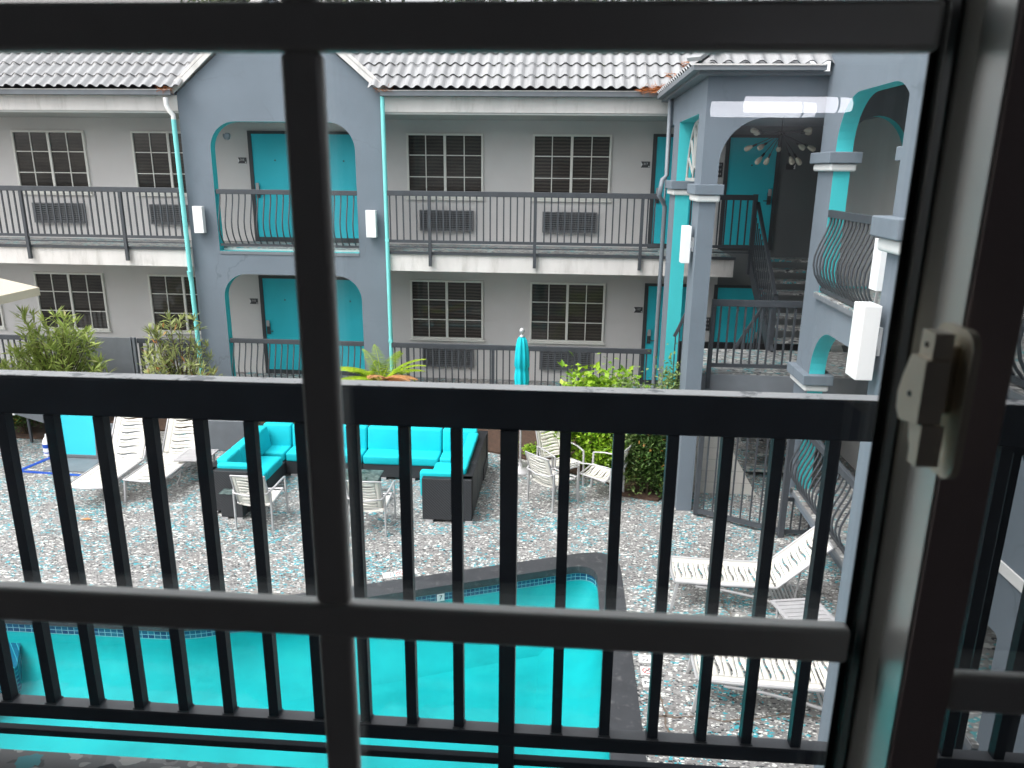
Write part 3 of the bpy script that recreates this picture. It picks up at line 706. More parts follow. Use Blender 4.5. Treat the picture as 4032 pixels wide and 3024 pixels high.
# roof of the tower
mb = MB()
corrugated(mb, (1.62, 10.84, 6.47), (1, 0, 0), (0, cp, sp), (0, -sp, cp), 4.4, 8, .40, clip=lambda u, v: u > v * cp + .02, wl=.212)
corrugated(mb, (1.62, 15.6, 6.47), (0, -1, 0), (cp, 0, sp), (-sp, 0, cp), 4.75, 8, .40, clip=lambda u, v: u < 4.76 - v * cp - .02)
rf2 = part('roof', mb, [M['roof'], M['roofedge_shade']], tw)
m = MB(); m.bar((1.60, 10.82, 6.53), (1.62 + 2.6, 10.84 + 2.6, 6.53 + 2.6 * sp / cp), .22, .05, (-.4, -.4, .8)); part('hip_cap', m, M['roof'], rf2)
m = MB(); m.box(1.60, 3.30, 10.80, 10.92, 6.40, 6.47); m.box(1.60, 1.72, 10.92, 15.1, 6.40, 6.47); part('gutter', m, M['gutter'], tw)
m = MB(); m.box(1.585, 3.28, 10.785, 10.80, 6.455, 6.475); part('gutter_lip', m, M['slab'], tw)
m = MB(); m.box(1.70, 4.2, 10.92, 15.2, 6.36, 6.40); part('soffit', m, M['gutter'], tw)
m = MB(); m.box(2.09, 5.4, 11.32, 16.9, 6.05, 6.10); part('ceiling', m, M['gutter'], tw)
m = MB(); m.tube([(1.79, 14.55, 6.4), (1.79, 14.45, 5.05), (1.70, 14.3, 4.98), (1.66, 14.3, 4.70), (1.74, 14.42, 4.6), (1.79, 14.45, 4.5), (1.79, 14.45, .05)], .042, 8); m.tube([(1.80, 14.62, 6.4), (1.80, 14.6, .05)], .02, 6); part('drainpipe', m, M['pipe'], tw)
m = MB(); m.box(5.3, 5.4, 11.3, 16.9, 0, 6.1); part('inner_wall', m, M['wall'], tw)
# chandelier
ch = thing('chandelier', 'black starburst hanging lamp with clear bulbs in the stair tower', 'lamp', (3.43, 13.2, 5.74))
m = MB(); m.tube([(0, 0, 0), (0, 0, .31)], .008, 6); m.tube([(-.05, 0, 0), (.05, 0, 0)], .03, 8); part('stem', m, M['black'], ch, True)
dirs = []
for el, k, ph in ((-50, 4, .3), (-24, 5, .1), (2, 4, .5)):
    for i in range(k): dirs.append((R(el), 2 * math.pi * i / k + ph))
for el, az in dirs:
    d = Vector((math.cos(el) * math.cos(az), math.cos(el) * math.sin(az), math.sin(el)))
    m = MB(); m.tube([d * .02, d * .44], .006, 5); m.tube([d * .42, d * .49], .018, 6); a_ = part('arm', m, M['black'], ch, True)
    m = MB(); m.tube([d * .49, d * .52, d * .57, d * .62, d * .64], [.016, .03, .044, .038, .01], 8); part('bulb', m, M['bulb'], a_, True)
# landing and stairs
st = thing('staircase', 'dark steel staircase with splatter coated treads behind the tower arch', 'staircase', (3.2, 13, 0))
m = MB(); m.box(2.12, 5.0, 11.55, 13.25, 2.08, 2.13); part('landing', m, M['walk'], st)
m = MB(); m.box(2.10, 5.0, 11.50, 11.55, 1.86, 2.11); m.box(2.10, 2.15, 11.5, 13.25, 1.86, 2.11); part('landing_beam', m, M['gutter'], st)
nst = 8
for i in range(nst):
    z = 2.13 + (i + 1) * (ZU - 2.13) / nst; y = 13.25 + i * .262
    m = MB(); m.box(3.645, 4.95, y - .02, y + .29, z - .05, z); part('tread', m, M['walk'], st)
for x in (3.62, 4.97):
    m = MB(); m.bar((x, 13.15, 2.05), (x, 15.4, 3.47), .05, .25); part('stringer', m, M['iron'], st)
m = MB(); m.bar((3.60, 13.2, 3.10), (3.66, 15.25, 4.55), .05, .08)
part('handrail', m, M['iron'], st)
for i in range(15):
    y = 13.22 + i * .142; z0 = 2.13 + (y - 13.15) * .632; m = MB(); m.box(3.60, 3.622, y, y + .022, z0, z0 + .95); part('baluster', m, M['iron'], st)
for yy, a_, b_ in ((13.2, 1.9, 3.12), (15.25, 3.2, 4.72)):
    m = MB(); m.box(3.57, 3.65, yy, yy + .08, a_, b_); part('post', m, M['iron'], st)
# lower flight: runs down to the left behind the landing
m = MB(); m.bar((2.95, 13.35, 1.97), (3.45, 13.35, 2.87), .05, .05)
m.bar((1.86, 12.62, 2.46), (2.25, 12.62, 3.40), .04, .05)
part('handrail', m, M['iron'], st)
for i in range(9):
    x = 2.98 + i * .052; m = MB(); m.box(x, x + .018, 13.34, 13.36, 1.0, 1.97 + (x - 2.95) * 1.8); part('baluster', m, M['iron'], st)
for i in range(6):
    x = 1.87 + i * .06; m = MB(); m.box(x, x + .018, 12.61, 12.63, 1.3, 2.46 + (x - 1.86) * 2.4); part('baluster', m, M['iron'], st)
m = MB(); m.extr([[(2.2, 0), (3.25, 0), (2.79, .78), (2.2, 1.7)]], XZ, 11.82, 11.98); part('side_wall', m, M['block'], st)
for i in range(6):
    m = MB(); m.box(3.25 + .0, 4.4, 12.6 + i * .28, 12.9 + i * .28, .1 + i * .18, .15 + i * .18); part('tread', m, M['walk'], st)
m = MB(); m.box(2.1, 5.2, 14.8, 14.9, 0, 1.9); part('painted_void_sheet', m, M['black'], st)  # black sheet paints in the dark void under the landing
railing('landing_railing', 'dark railing along the stair landing behind the column', 2.22, 3.75, 11.5, 3.28, 2.24, posts=(2.25,), post_to=1.9, first=2.36, step=.122, lower=False)
railing('balcony_railing', 'short dark upper railing piece behind the tower arch', 2.15, 3.62, 15.19, 4.71, 3.70, posts=(3.58,), post_to=3.2, first=2.25)

# ------------------------------------------------------------------ right wing
rw = thing('motel_side_wing', 'blue grey side wing with turquoise lined arches along the right', 'building', (3.5, 8, 0))
WX = 3.40
mb = MB()
up1 = arch_loop(8.18, 10.39, 3.58, 6.05, .62); lo1 = arch_loop(8.18, 10.39, .74, 3.12, .62)
up2 = arch_loop(5.35, 7.60, 3.58, 6.05, .62); lo2 = arch_loop(5.35, 7.60, .74, 1.70, .05)
mb.extr([[(4.6, .53), (11.0, .53), (11.0, 9.2), (4.6, 9.2)], up1, lo1, up2, lo2], YZ, WX, WX + .21, 0, 1)
part('arcade_wall', mb, [M['bluegrey'], M['teal']], rw)
mb = MB()
for z in (ZU + .03, .72): mb.box(WX + .215, 5.2, 4.6, 11.0, z - .16, z - .02)
part('floor_slab', mb, M['bluegrey'], rw)
mb = MB()
for z in (ZU + .03, .72): mb.box(WX + .22, 5.2, 4.6, 11.0, z - .02, z)
part('walkway_floor', mb, M['walk'], rw)
mb = MB()
for y0, y1 in ((8.18, 10.39), (5.35, 7.6)):
    for z in (3.58, .74): mb.box(WX - .05, WX + .218, y0 - .05, y1 + .05, z - .035, z + .003)
part('ledge', mb, M['walk'], rw)
mb = MB()
for y0, y1 in ((8.18, 10.39), (5.35, 7.6)):
    for z in (3.58, .74): mb.box(WX - .058, WX - .05, y0 - .05, y1 + .05, z - .07, z - .012)
part('ledge_edge', mb, M['gutter'], rw)
mb = MB(); mb.box(WX - .015, WX, 4.6, 5.9, 2.18, 2.27); part('white_ledge', mb, M['white'], rw)
mb = MB(); mb.box(5.2, 5.35, 4.6, 11.0, 0, 9); part('inner_wall', mb, M['wall'], rw)
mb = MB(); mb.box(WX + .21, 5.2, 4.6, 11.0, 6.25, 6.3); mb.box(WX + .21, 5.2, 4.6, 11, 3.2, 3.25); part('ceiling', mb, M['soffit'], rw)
mb = MB(); mb.extr([[(3.61, 3.55), (5.2, 3.55), (5.2, 6.25), (3.61, 6.25)], arch_loop(3.66, 4.56, 3.56, 5.86, .45, rz=.6)], XZ, 11.0, 11.18, 0, 1); part('cross_arch', mb, [M['gutter'], M['teal']], rw)
cap(WX, WX + .21, 10.39, 11.0, 5.38, rw, .10); cap(WX, WX + .21, 7.60, 8.18, 5.38, rw, .10)
cap(WX, WX + .21, 10.39, 11.0, 2.45, rw, .10)
belly('balcony_railing', 'bulging bar railing in the upper side arch beyond the white lamps', 'y', 8.36, 10.37, WX + .02, -1, 4.66, 3.60, 16, 'bulging arch railings')
belly('balcony_railing', 'bulging bar railing in the lower side arch behind the loungers', 'y', 8.20, 10.37, WX + .02, -1, 1.70, .76, 17, 'bulging arch railings')
belly('balcony_railing', 'bulging bar railing seen through the right hand pane', 'y', 5.37, 7.58, WX + .02, -1, 4.66, 3.60, 17, 'bulging arch railings')
wall_lamp((WX, 8.22, 4.20), -R(90), 'smaller white box lamp below the square column cap')
# near column with its cap and lamp
nc = thing('porch_column', 'blue grey column with wide cap beside the window frame', 'column', (2.3, 5.3, 0))
m = MB(); m.box(2.23, 2.66, 5.24, 5.50, -.05, 7.2); part('shaft', m, M['bluegrey'], nc)
cap(2.23, 2.66, 5.24, 5.50, 4.83, nc, .10)
wall_lamp((2.23, 5.42, 3.97), -R(90), 'larger white box lamp on the column beside the window latch')

# gate under the landing
t = thing('pool_gate', 'dark barred pool gate slanting from the corner column', 'gate', (2.1, 10.95, 0))
ga, gb = Vector((2.10, 10.96, 0)), Vector((3.22, 10.36, 0)); gd = gb - ga
m = MB(); m.bar(ga + Vector((0, 0, .09)), gb + Vector((0, 0, .09)), .04, .07); m.bar(ga + Vector((0, 0, 1.75)), gb + Vector((0, 0, 1.75)), .04, .06)
m.bar(ga + gd * .02 + Vector((0, 0, .03)), ga + gd * .02 + Vector((0, 0, 1.8)), .07, .07); part('gate_frame', m, M['iron'], t)
for i in range(1, 9):
    q = ga + gd * (i / 9); m = MB(); m.bar(q + Vector((0, 0, .1)), q + Vector((0, 0, 1.75)), .022, .022); part('bar', m, M['iron'], t)
m = MB(); m.bar(gb + Vector((.03, -.02, 0)), gb + Vector((.03, -.02, 1.85)), .08, .08); part('post', m, M['iron'], t)
t = thing('underfloor_grille', 'short barred panel below the side wing beside the pool gate', 'grille', (3.3, 10.36, 0))
m = MB(); m.box(3.28, 4.6, 10.36, 10.39, .04, .10); m.box(3.28, 4.6, 10.36, 10.39, .55, .6); part('grille_frame', m, M['iron'], t)
for i in range(9):
    m = MB(); m.box(3.38 + i * .13, 3.402 + i * .13, 10.365, 10.385, .1, .55); part('bar', m, M['iron'], t)

# ------------------------------------------------------------------ pool furniture
def sling(mb, P, n, marg=.14, gap=.019, wavy=.020, nu=12, thick=.010):
    """vinyl panel with alternating straight and wavy slits; P(u, v) -> point, u across 0..1, v along 0..1, n slits"""
    us = [marg + (1 - 2 * marg) * i / nu for i in range(nu + 1)]
    def edge(k, u, side):
        q = (u - marg) / (1 - 2 * marg); taper = math.sin(math.pi * min(1, max(0, q))) ** .5
        v = (k + .5) / n
        if k % 2: return v + wavy * math.sin(2 * math.pi * q) + side * gap * taper * 1.0
        return v + side * gap * taper * .35
    for k in range(n + 1):
        lo = lambda u: 0 if k == 0 else edge(k - 1, u, 1)
        hi = lambda u: 1 if k == n else edge(k, u, -1)
        vs = []
        for u in us: vs += [P(u, lo(u)), P(u, (lo(u) + hi(u)) / 2), P(u, hi(u))]
        fs = []
        for i in range(nu): fs += [(3 * i, 3 * i + 3, 3 * i + 4, 3 * i + 1), (3 * i + 1, 3 * i + 4, 3 * i + 5, 3 * i + 2)]
        mb.add(vs, fs, 0, True)
    for ua, ub in ((0, marg), (1 - marg, 1)):
        vs = []; fs = []
        for i in range(2 * n + 1): vs += [P(ua, i / (2 * n)), P(ub, i / (2 * n))]
        for i in range(2 * n): fs.append((2 * i, 2 * i + 1, 2 * i + 3, 2 * i + 2))
        mb.add(vs, fs, 0, True)
def make_chair(label):
    t = thing('patio_chair', label, 'chair', (0, 0, 0), 0, 'cream slotted patio armchairs')
    lean = lambda f: -.20 - .17 * f
    sb = MB(); sling(sb, lambda u, v: Vector(((u - .5) * .48, .28 - .50 * v, .43 - .05 * v - .03 * math.sin(math.pi * u) + (.025 if v < .12 else 0) * (-1))), 9); part('seat', sb, M['sling'], t, True, solid=.004)
    bb = MB(); sling(bb, lambda u, v: Vector(((u - .5) * .47, lean(v) - .035 * math.sin(math.pi * u), .41 + .47 * v)), 9); part('backrest', bb, M['sling'], t, True, solid=.004)
    f = MB()
    for s in (-1, 1):
        x = s * .245; f.tube([(x, .29, .425), (x, .1, .405), (x, -.14, .375), (x, -.20, .41), (x, lean(.5), .64), (x, lean(1), .885)], .014, 8)
    f.tube([(-.245, lean(1), .885), (-.12, lean(1) - .03, .895), (.12, lean(1) - .03, .895), (.245, lean(1), .885)], .012, 8); f.tube([(-.245, .29, .425), (0, .30, .405), (.245, .29, .425)], .014, 8)
    part('frame', f, M['alu'], t, True)
    a = MB(); a.tube([(.285, .29, .62), (.30, .1, .645), (.30, -.16, .645), (.24, -.33, .60), (0, -.375, .585), (-.24, -.33, .60), (-.30, -.16, .645), (-.30, .1, .645), (-.285, .29, .62)], .018, 8, r2=.012); part('armrest', a, M['alu'], t, True)
    for x, y0, z0, y1 in ((.285, .29, .62, .31), (-.285, .29, .62, .31), (.275, -.26, .62, -.27), (-.275, -.26, .62, -.27)):
        l = MB(); l.bar((x, y1, 0), (x, y0, z0), .024, .034, (0, 1, 0)); part('leg', l, M['alu'], t, True, bevel=.005)
    c = MB()
    for y, z in ((.22, .41), (-.16, .37)):
        c.tube([(-.28, y, z), (.28, y, z)], .010, 6)
    part('crossbar', c, M['alu'], t, True)
    return t
ch1 = make_chair('cream chair seen from behind, beside the small wicker table'); ch1.location = (-4.42, 10.12, 0)
dup(ch1, (-2.74, 10.09, 0), 0, 'cream chair seen from behind, before the glass topped coffee table')
dup(ch1, (-.10, 11.24, 0), math.atan2(-.36, .39), 'cream chair seen from behind in the trio by the umbrella')
dup(ch1, (.00, 12.02, 0), math.atan2(-.36, -.52), 'cream chair facing the pool, between umbrella and green hedge')
dup(ch1, (.70, 11.53, 0), math.atan2(.47, .23), 'cream chair turned sideways nearest the corner column')
dup(ch1, (4.10, 9.15, ZU + .03), R(100), 'cream chair on the upper side balcony behind curved bars')
def make_lounger(label, ang):
    t = thing('sun_lounger', label, 'sun lounger', (0, 0, 0), 0, 'cream slotted sun loungers')
    W_ = .62; L1_ = 1.17; L2_ = .80; c_, s_ = math.cos(ang), math.sin(ang); z0 = .37
    sb = MB(); sling(sb, lambda u, v: Vector((v * L1_, (u - .5) * (W_ - .05), z0 - .02 * math.sin(math.pi * u) + .025 * (v - .25) ** 2)), 19, marg=.17, gap=.0125, wavy=.011); part('seat', sb, M['sling'], t, True, solid=.004)
    bb = MB(); sling(bb, lambda u, v: Vector((L1_ + .02 + v * L2_ * c_, (u - .5) * (W_ - .05), z0 + .015 + v * L2_ * s_ - .02 * math.sin(math.pi * u))), 13, marg=.17, gap=.018, wavy=.016); part('backrest', bb, M['sling'], t, True, solid=.004)
    f = MB()
    for s in (-1, 1):
        y = s * W_ / 2; f.tube([(0, y, z0), (.4, y, z0 - .005), (L1_ + .02, y, z0 + .01)], .017, 8)
        f.tube([(.25, y, z0 - .04), (.6, y, z0 - .07), (1.0, y, z0 - .14), (1.35, y, z0 - .24), (1.5, y, .06), (1.5, y, .02)], .016, 8)
    f.tube([(0, -W_ / 2, z0), (-.02, 0, z0 - .01), (0, W_ / 2, z0)], .017, 8); part('frame', f, M['alu'], t, True)
    b = MB()
    for s in (-1, 1): b.tube([(L1_ + .02, s * W_ / 2, z0 + .01), (L1_ + .02 + L2_ * c_, s * W_ / 2, z0 + .01 + L2_ * s_)], .016, 8)
    b.tube([(L1_ + .02 + L2_ * c_, -W_ / 2, z0 + .01 + L2_ * s_), (L1_ + .02 + L2_ * c_, W_ / 2, z0 + .01 + L2_ * s_)], .014, 8); part('back_frame', b, M['alu'], t, True)
    for s in (-1, 1):
        l = MB(); l.bar((-.02, s * W_ / 2, 0), (.04, s * W_ / 2, z0), .035, .03, (0, 1, 0)); part('leg', l, M['alu'], t, True, bevel=.005)
    k = MB()
    for i in range(7): k.bar((L1_ + .04 + i * .045, -.24, .14), (L1_ + .04 + i * .045, .24, .14), .018, .03)
    for s in (-1, 1): k.bar((L1_, s * .22, .12), (L1_ + .36, s * .22, .12), .03, .03); k.bar((L1_ + .25, s * .22, .12), (L1_ + .02 + .5 * L2_ * c_, s * .22, z0 + .5 * L2_ * s_), .016, .016)
    part('adjuster_rack', k, M['alu'], t, True)
    return t
lg = make_lounger('cream lounger on the right with its back raised to the curved railing', R(45)); lg.location = (1.44, 8.58, 0); lg.rotation_euler.z = -R(3)
dup(lg, (1.42, 6.74, 0), -R(4), 'cream lounger lowest in the picture, beside the number 7 tile')
lg2 = make_lounger('cream lounger on the left, the one beside the blue tape', R(58)); lg2.location = (-7.25, 10.28, 0); lg2.rotation_euler.z = R(91)
dup(lg2, (-6.51, 10.62, 0), R(90), 'cream lounger on the left, the one beside the slatted table')
def make_table(label):
    t = thing('slatted_side_table', label, 'side table', (0, 0, 0), 0, 'grey slatted side tables')
    b = MB(); s = .27
    for q in (-1, 1): b.box(-s, s, q * s - (.04 if q > 0 else 0), q * s + (0 if q > 0 else .04), .42, .445); b.box(q * s - (.04 if q > 0 else 0), q * s + (0 if q > 0 else .04), -s + .04, s - .04, .42, .445)
    for i in range(6):
        y = -s + .05 + i * (2 * s - .1) / 6; b.box(-s + .04, s - .04, y + .004, y + (2 * s - .1) / 6 - .004, .424, .442)
    part('tabletop', b, M['greyslat'], t, True, bevel=.004)
    for x in (-1, 1):
        for y in (-1, 1):
            l = MB(); l.tube([(x * .21, y * .21, .42), (x * .20, y * .20, .28), (x * .21, y * .21, .14), (x * .255, y * .255, .0)], .016, 6); part('leg', l, M['alu'], t, True)
    l = MB(); l.tube([(-.2, -.2, .25), (.2, .2, .25)], .010, 6); l.tube([(-.2, .2, .25), (.2, -.2, .25)], .010, 6); part('stretcher', l, M['alu'], t, True)
    return t
tb = make_table('grey slatted table between the two right loungers'); tb.location = (2.75, 7.62, 0); tb.rotation_euler.z = R(11)
dup(tb, (-6.10, 11.60, 0), R(2), 'grey slatted table between a left lounger and the sofa')

# sectional sofa
sf = thing('sectional_sofa', 'U shaped charcoal wicker sofa with turquoise cushions', 'sofa', (-3.3, 11.6, 0))
def wicker(x0, x1, y0, y1, z0, z1): m = MB(); m.box(x0, x1, y0, y1, z0, z1); part('wicker_base', m, M['wicker'], sf, bevel=.012)
def cushion(nm, x0, x1, y0, y1, z0, z1, shear=(0, 0)):
    m = MB(); m.box(x0, x1, y0, y1, z0, z1)
    for p in m.v:
        if p.z > (z0 + z1) / 2: p.x += shear[0]; p.y += shear[1]
    o = part(nm, m, M['cushion'], sf, bevel=.035, seg=4)
    for pl in o.data.polygons: pl.use_smooth = True
bxs = [-5.36, -4.68, -4.0, -3.34, -2.69, -2.03, -1.26]
for a, b in zip(bxs[:-1], bxs[1:]):
    wicker(a + .003, b - .003, 11.88, 12.40, .04, .27); wicker(a + .003, b - .003, 12.40, 12.58, .04, .70)
    cushion('back_cushion', max(a, -5.2) + .008, min(b, -1.42) - .008, 12.20, 12.38, .40, .80, (0, .06))
    cushion('seat_cushion', a + .012 + (.16 if a < -5 else 0), b - .012 - (.16 if b > -1.5 else 0), 11.86, 12.30, .27, .43)
for side, xi, xo in (('l', -4.68, -5.36), ('r', -2.03, -1.28)):
    ys = [10.37, 11.05, 11.72, 12.40]; sg = 1 if xi > xo else -1
    for i, (a, b) in enumerate(zip(ys[:-1], ys[1:])):
        if i < 2 or True:
            x0, x1 = sorted((xi, xo + sg * .16)); 
            if b <= 11.88 or a < 11.8: wicker(x0, x1 , a + .003, min(b, 11.877) - .003, .04, .27)
        x0, x1 = sorted((xo, xo + sg * .16)); wicker(x0, x1, a + .003, b - .003, .04, .70 + .0)
        ci = xo + sg * .16; x0, x1 = sorted((ci, ci + sg * .18)); cushion('back_cushion', x0, x1, max(a, 10.55) + .008, min(b, 12.2) - .008, .40, .80, (-sg * .06, 0))
        if a < 11.5:
            x0, x1 = sorted((ci + sg * .06, xi + sg * .02)); cushion('seat_cushion', x0, x1, max(a, 10.55) + .01, min(b, 11.86) - .01, .27, .43)
    x0, x1 = sorted((xi, xo)); wicker(x0, x1, 10.34, 10.50, .04, .70)
    x0, x1 = sorted((ci, xi + sg * .05)); cushion('arm_cushion', x0, x1, 10.46, 10.60, .35, .765, (0, -.02))
for x, y in ((-5.30, 10.36), (-4.82, 10.36), (-1.98, 10.36), (-1.38, 10.36), (-4.6, 11.9), (-4.1, 11.9), (-3.05, 11.9), (-2.55, 11.9), (-2.12, 11.9)):
    m = MB(); m.box(x, x + .11, y - .045, y + .05, 0, .038); part('foot', m, M['alu'], sf)
t = thing('coffee_table', 'low wicker coffee table with dusty glass top inside the sofa', 'table', (-3.2, 11.06, 0))
m = MB(); m.box(-3.54, -2.88, 10.82, 11.30, .03, .375); part('wicker_base', m, M['wicker'], t, bevel=.01)
m = MB(); m.box(-3.58, -2.84, 10.78, 11.34, .38, .395); part('tabletop', m, M['tableglass'], t, bevel=.003)
t = thing('wicker_side_table', 'small wicker cube table by the left sofa end', 'side table', (-4.9, 10.3, 0))
m = MB(); m.box(-5.06, -4.72, 10.16, 10.50, .03, .40); part('wicker_base', m, M['wicker'], t, bevel=.01)
m = MB(); m.box(-5.07, -4.71, 10.15, 10.51, .403, .415); part('tabletop', m, M['tableglass'], t, bevel=.003)
m = MB()
for x, y in ((-5.05, 10.155), (-4.82, 10.155), (-4.82, 10.42), (-5.05, 10.42)): m.box(x, x + .09, y, y + .06, 0, .028)
part('foot', m, M['alu'], t)

# closed umbrella
u = thing('closed_umbrella', 'closed turquoise umbrella on a round grey base', 'umbrella', (-.69, 12.55, 0))
m = MB(); m.lathe([(.27, 0), (.27, .035), (.05, .05), (.04, .12), (.03, .14)], 28); part('base', m, M['alu'], u, True)
m = MB(); m.tube([(0, 0, .1), (0, 0, 2.46)], .02, 10); part('pole', m, M['alu'], u, True)
lob = lambda t, i: 1 + .16 * math.cos(8 * t + i * .25) + .05 * math.cos(3 * t)
m = MB(); m.lathe([(.03, 1.42), (.075, 1.44), (.10, 1.52), (.115, 1.68), (.105, 1.80), (.095, 1.87), (.118, 1.90), (.11, 2.1), (.095, 2.25), (.075, 2.36), (.05, 2.40)], 48, lobes=lob); part('canopy', m, M['cushion'], u, True)
m = MB(); m.lathe([(.015, 2.38), (.045, 2.41), (.045, 2.425), (.02, 2.44), (.015, 2.46), (.035, 2.475), (.05, 2.51), (.035, 2.548), (.01, 2.56)], 16); part('finial', m, M['alu'], u, True)
# cream parasol at the left edge
u = thing('cream_parasol', 'open cream parasol whose corner enters at the left edge', 'umbrella', (-11.25, 12.6, -.12))
m = MB(); s = 1.22
m.add([(-s, -s, 2.98), (s, -s, 2.98), (s, s, 2.98), (-s, s, 2.98), (0, 0, 3.62)], [(0, 1, 4), (1, 2, 4), (2, 3, 4), (3, 0, 4)])
m.add([(-s, -s, 2.98), (s, -s, 2.98), (s, s, 2.98), (-s, s, 2.98), (-s, -s, 2.83), (s, -s, 2.83), (s, s, 2.83), (-s, s, 2.83)], [(0, 1, 5, 4), (1, 2, 6, 5), (2, 3, 7, 6), (3, 0, 4, 7)])
part('canopy', m, M['cream'], u, True, solid=.006)
m = MB(); m.tube([(0, 0, .05), (0, 0, 3.66)], .024, 10); part('pole', m, M['alu'], u, True)
m = MB(); m.lathe([(.3, 0), (.3, .06), (.05, .1)], 20); part('base', m, M['iron'], u, True)

# turquoise board, mat, tape, jug
t = thing('framed_board', 'turquoise board in a dark frame standing on the deck', 'board', (-8.68, 12.33, 0))
m = MB(); m.bar((-9.03, 12.33, 0), (-9.03, 12.46, 1.15), .05, .06); m.bar((-8.33, 12.33, 0), (-8.33, 12.46, 1.15), .05, .06); m.bar((-9.03, 12.33, .045), (-8.33, 12.33, .045), .05, .05); m.bar((-9.03, 12.46, 1.13), (-8.33, 12.46, 1.13), .05, .05)
m.bar((-9.0, 12.46, 1.1), (-9.0, 12.85, 0), .04, .04); m.bar((-8.36, 12.46, 1.1), (-8.36, 12.85, 0), .04, .04); part('frame', m, M['gutter'], t)
m = MB(); m.add([(-9.0, 12.335, .06), (-8.36, 12.335, .06), (-8.36, 12.455, 1.11), (-9.0, 12.455, 1.11)], [(0, 1, 2, 3)]); part('panel', m, M['tealdoor'], t, solid=.012)
m = MB(); m.extr([[(-8.92, 11.68), (-8.15, 11.68), (-8.22, 12.28), (-9.0, 12.28)]], XY, .004, .022); tag(part('grey_mat', m, M['gutter']), 'dark grey mat on the deck before the turquoise board', 'mat')
m = MB(); m.extr([[(-9.40, 11.60), (-8.10, 11.52), (-8.10, 11.59), (-9.32, 11.67)]], XY, .003, .006); m.extr([[(-9.40, 11.60), (-9.30, 11.67), (-9.14, 12.42), (-9.24, 12.42)]], XY, .003, .0062)
tag(part('floor_tape', m, M['blue']), 'bright blue tape stuck in a corner on the deck', 'tape')
t = thing('bleach_jug', 'white jug with blue print standing at the tape end', 'jug', (-9.34, 12.45, 0))
m = MB(); m.lathe([(.085, 0), (.09, .02), (.09, .24), (.07, .30), (.03, .36), (.025, .40)], 16); part('body', m, M['lampwhite'], t, True)
m = MB(); m.lathe([(.0915, .05), (.0915, .07)], 16); m.lathe([(.0915, .15), (.0915, .22)], 16); part('print', m, M['blue'], t, True)
m = MB(); m.tube([(.07, 0, .22), (.12, 0, .26), (.09, 0, .33), (.04, 0, .36)], .012, 6); part('handle', m, M['lampwhite'], t, True)
t = thing('serving_cart', 'dark box cart with white end panel beside the left bushes', 'cart', (-9.95, 13.0, 0))
m = MB(); m.extr([[(-10.2, .62), (-9.5, .42), (-9.5, .95), (-10.2, .95)]], XZ, 12.85, 13.3); part('body', m, M['gutter'], t)
m = MB(); m.box(-10.24, -10.2, 12.85, 13.3, .6, .97); part('end_panel', m, M['white'], t)
m = MB()
for x in (-10.1, -9.55): m.box(x, x + .04, 13.0, 13.04, 0, .55)
part('leg', m, M['iron'], t)
t = thing('planter_box', 'tall dark planter box between the left loungers and sofa', 'planter', (-6.1, 13.1, 0))
m = MB(); m.box(-6.55, -5.72, 12.92, 13.42, 0, .60); part('box', m, M['gutter'], t, bevel=.012)
m = MB(); m.box(-6.52, -5.75, 12.95, 13.39, .60, .615); part('pebble_fill', m, M['slab'], t)
t = thing('planter_box', 'low dark box behind the left lounger backs', 'planter', (-7.9, 12.7, 0))
m = MB(); m.box(-8.2, -7.5, 12.5, 13.0, 0, .62); part('box', m, M['gutter'], t, bevel=.012)
m = MB(); m.box(-8.17, -7.53, 12.53, 12.97, .62, .632); part('soil_fill', m, M['soil'], t)
m = MB(); m.add([(0, 0, .006), (.10, .03, .02), (.20, .0, .008), (.10, -.05, .015)], [(0, 1, 2, 3)]); o = part('dry_leaf', m, M['leaf_dry']); o.location = (-7.15, 9.95, 0); tag(o, 'single brown dry leaf lying on the deck near a lounger leg', 'leaf')

# ------------------------------------------------------------------ plants
def leaf(mb, p, d, L_, w_, up=None, mi=0, fold=.2):
    d = d.normalized(); s = d.cross(up or Vector((random.gauss(0, .4), random.gauss(0, .4), 1)))
    if s.length < 1e-4: s = d.cross(Vector((1, 0, 0)))
    s.normalize(); nrm = s.cross(d)
    m_ = p + d * L_ * .45
    mb.add([p, m_ + s * w_ + nrm * fold * w_, p + d * L_ - nrm * .06 * L_, m_ - s * w_ + nrm * fold * w_, m_], [(0, 1, 4), (1, 2, 4), (2, 3, 4), (3, 0, 4)], mi, False)
def rnd_dir(zb=0.0):
    return Vector((random.gauss(0, 1), random.gauss(0, 1), random.gauss(zb, .7))).normalized()
def plant(name, label, cat, loc, stems, leafs, leafm, group=None):
    t = thing(name, label, cat, loc, 0, group)
    part('stem', stems, M['bark'], t, True); part('foliage', leafs, leafm, t, True); return t
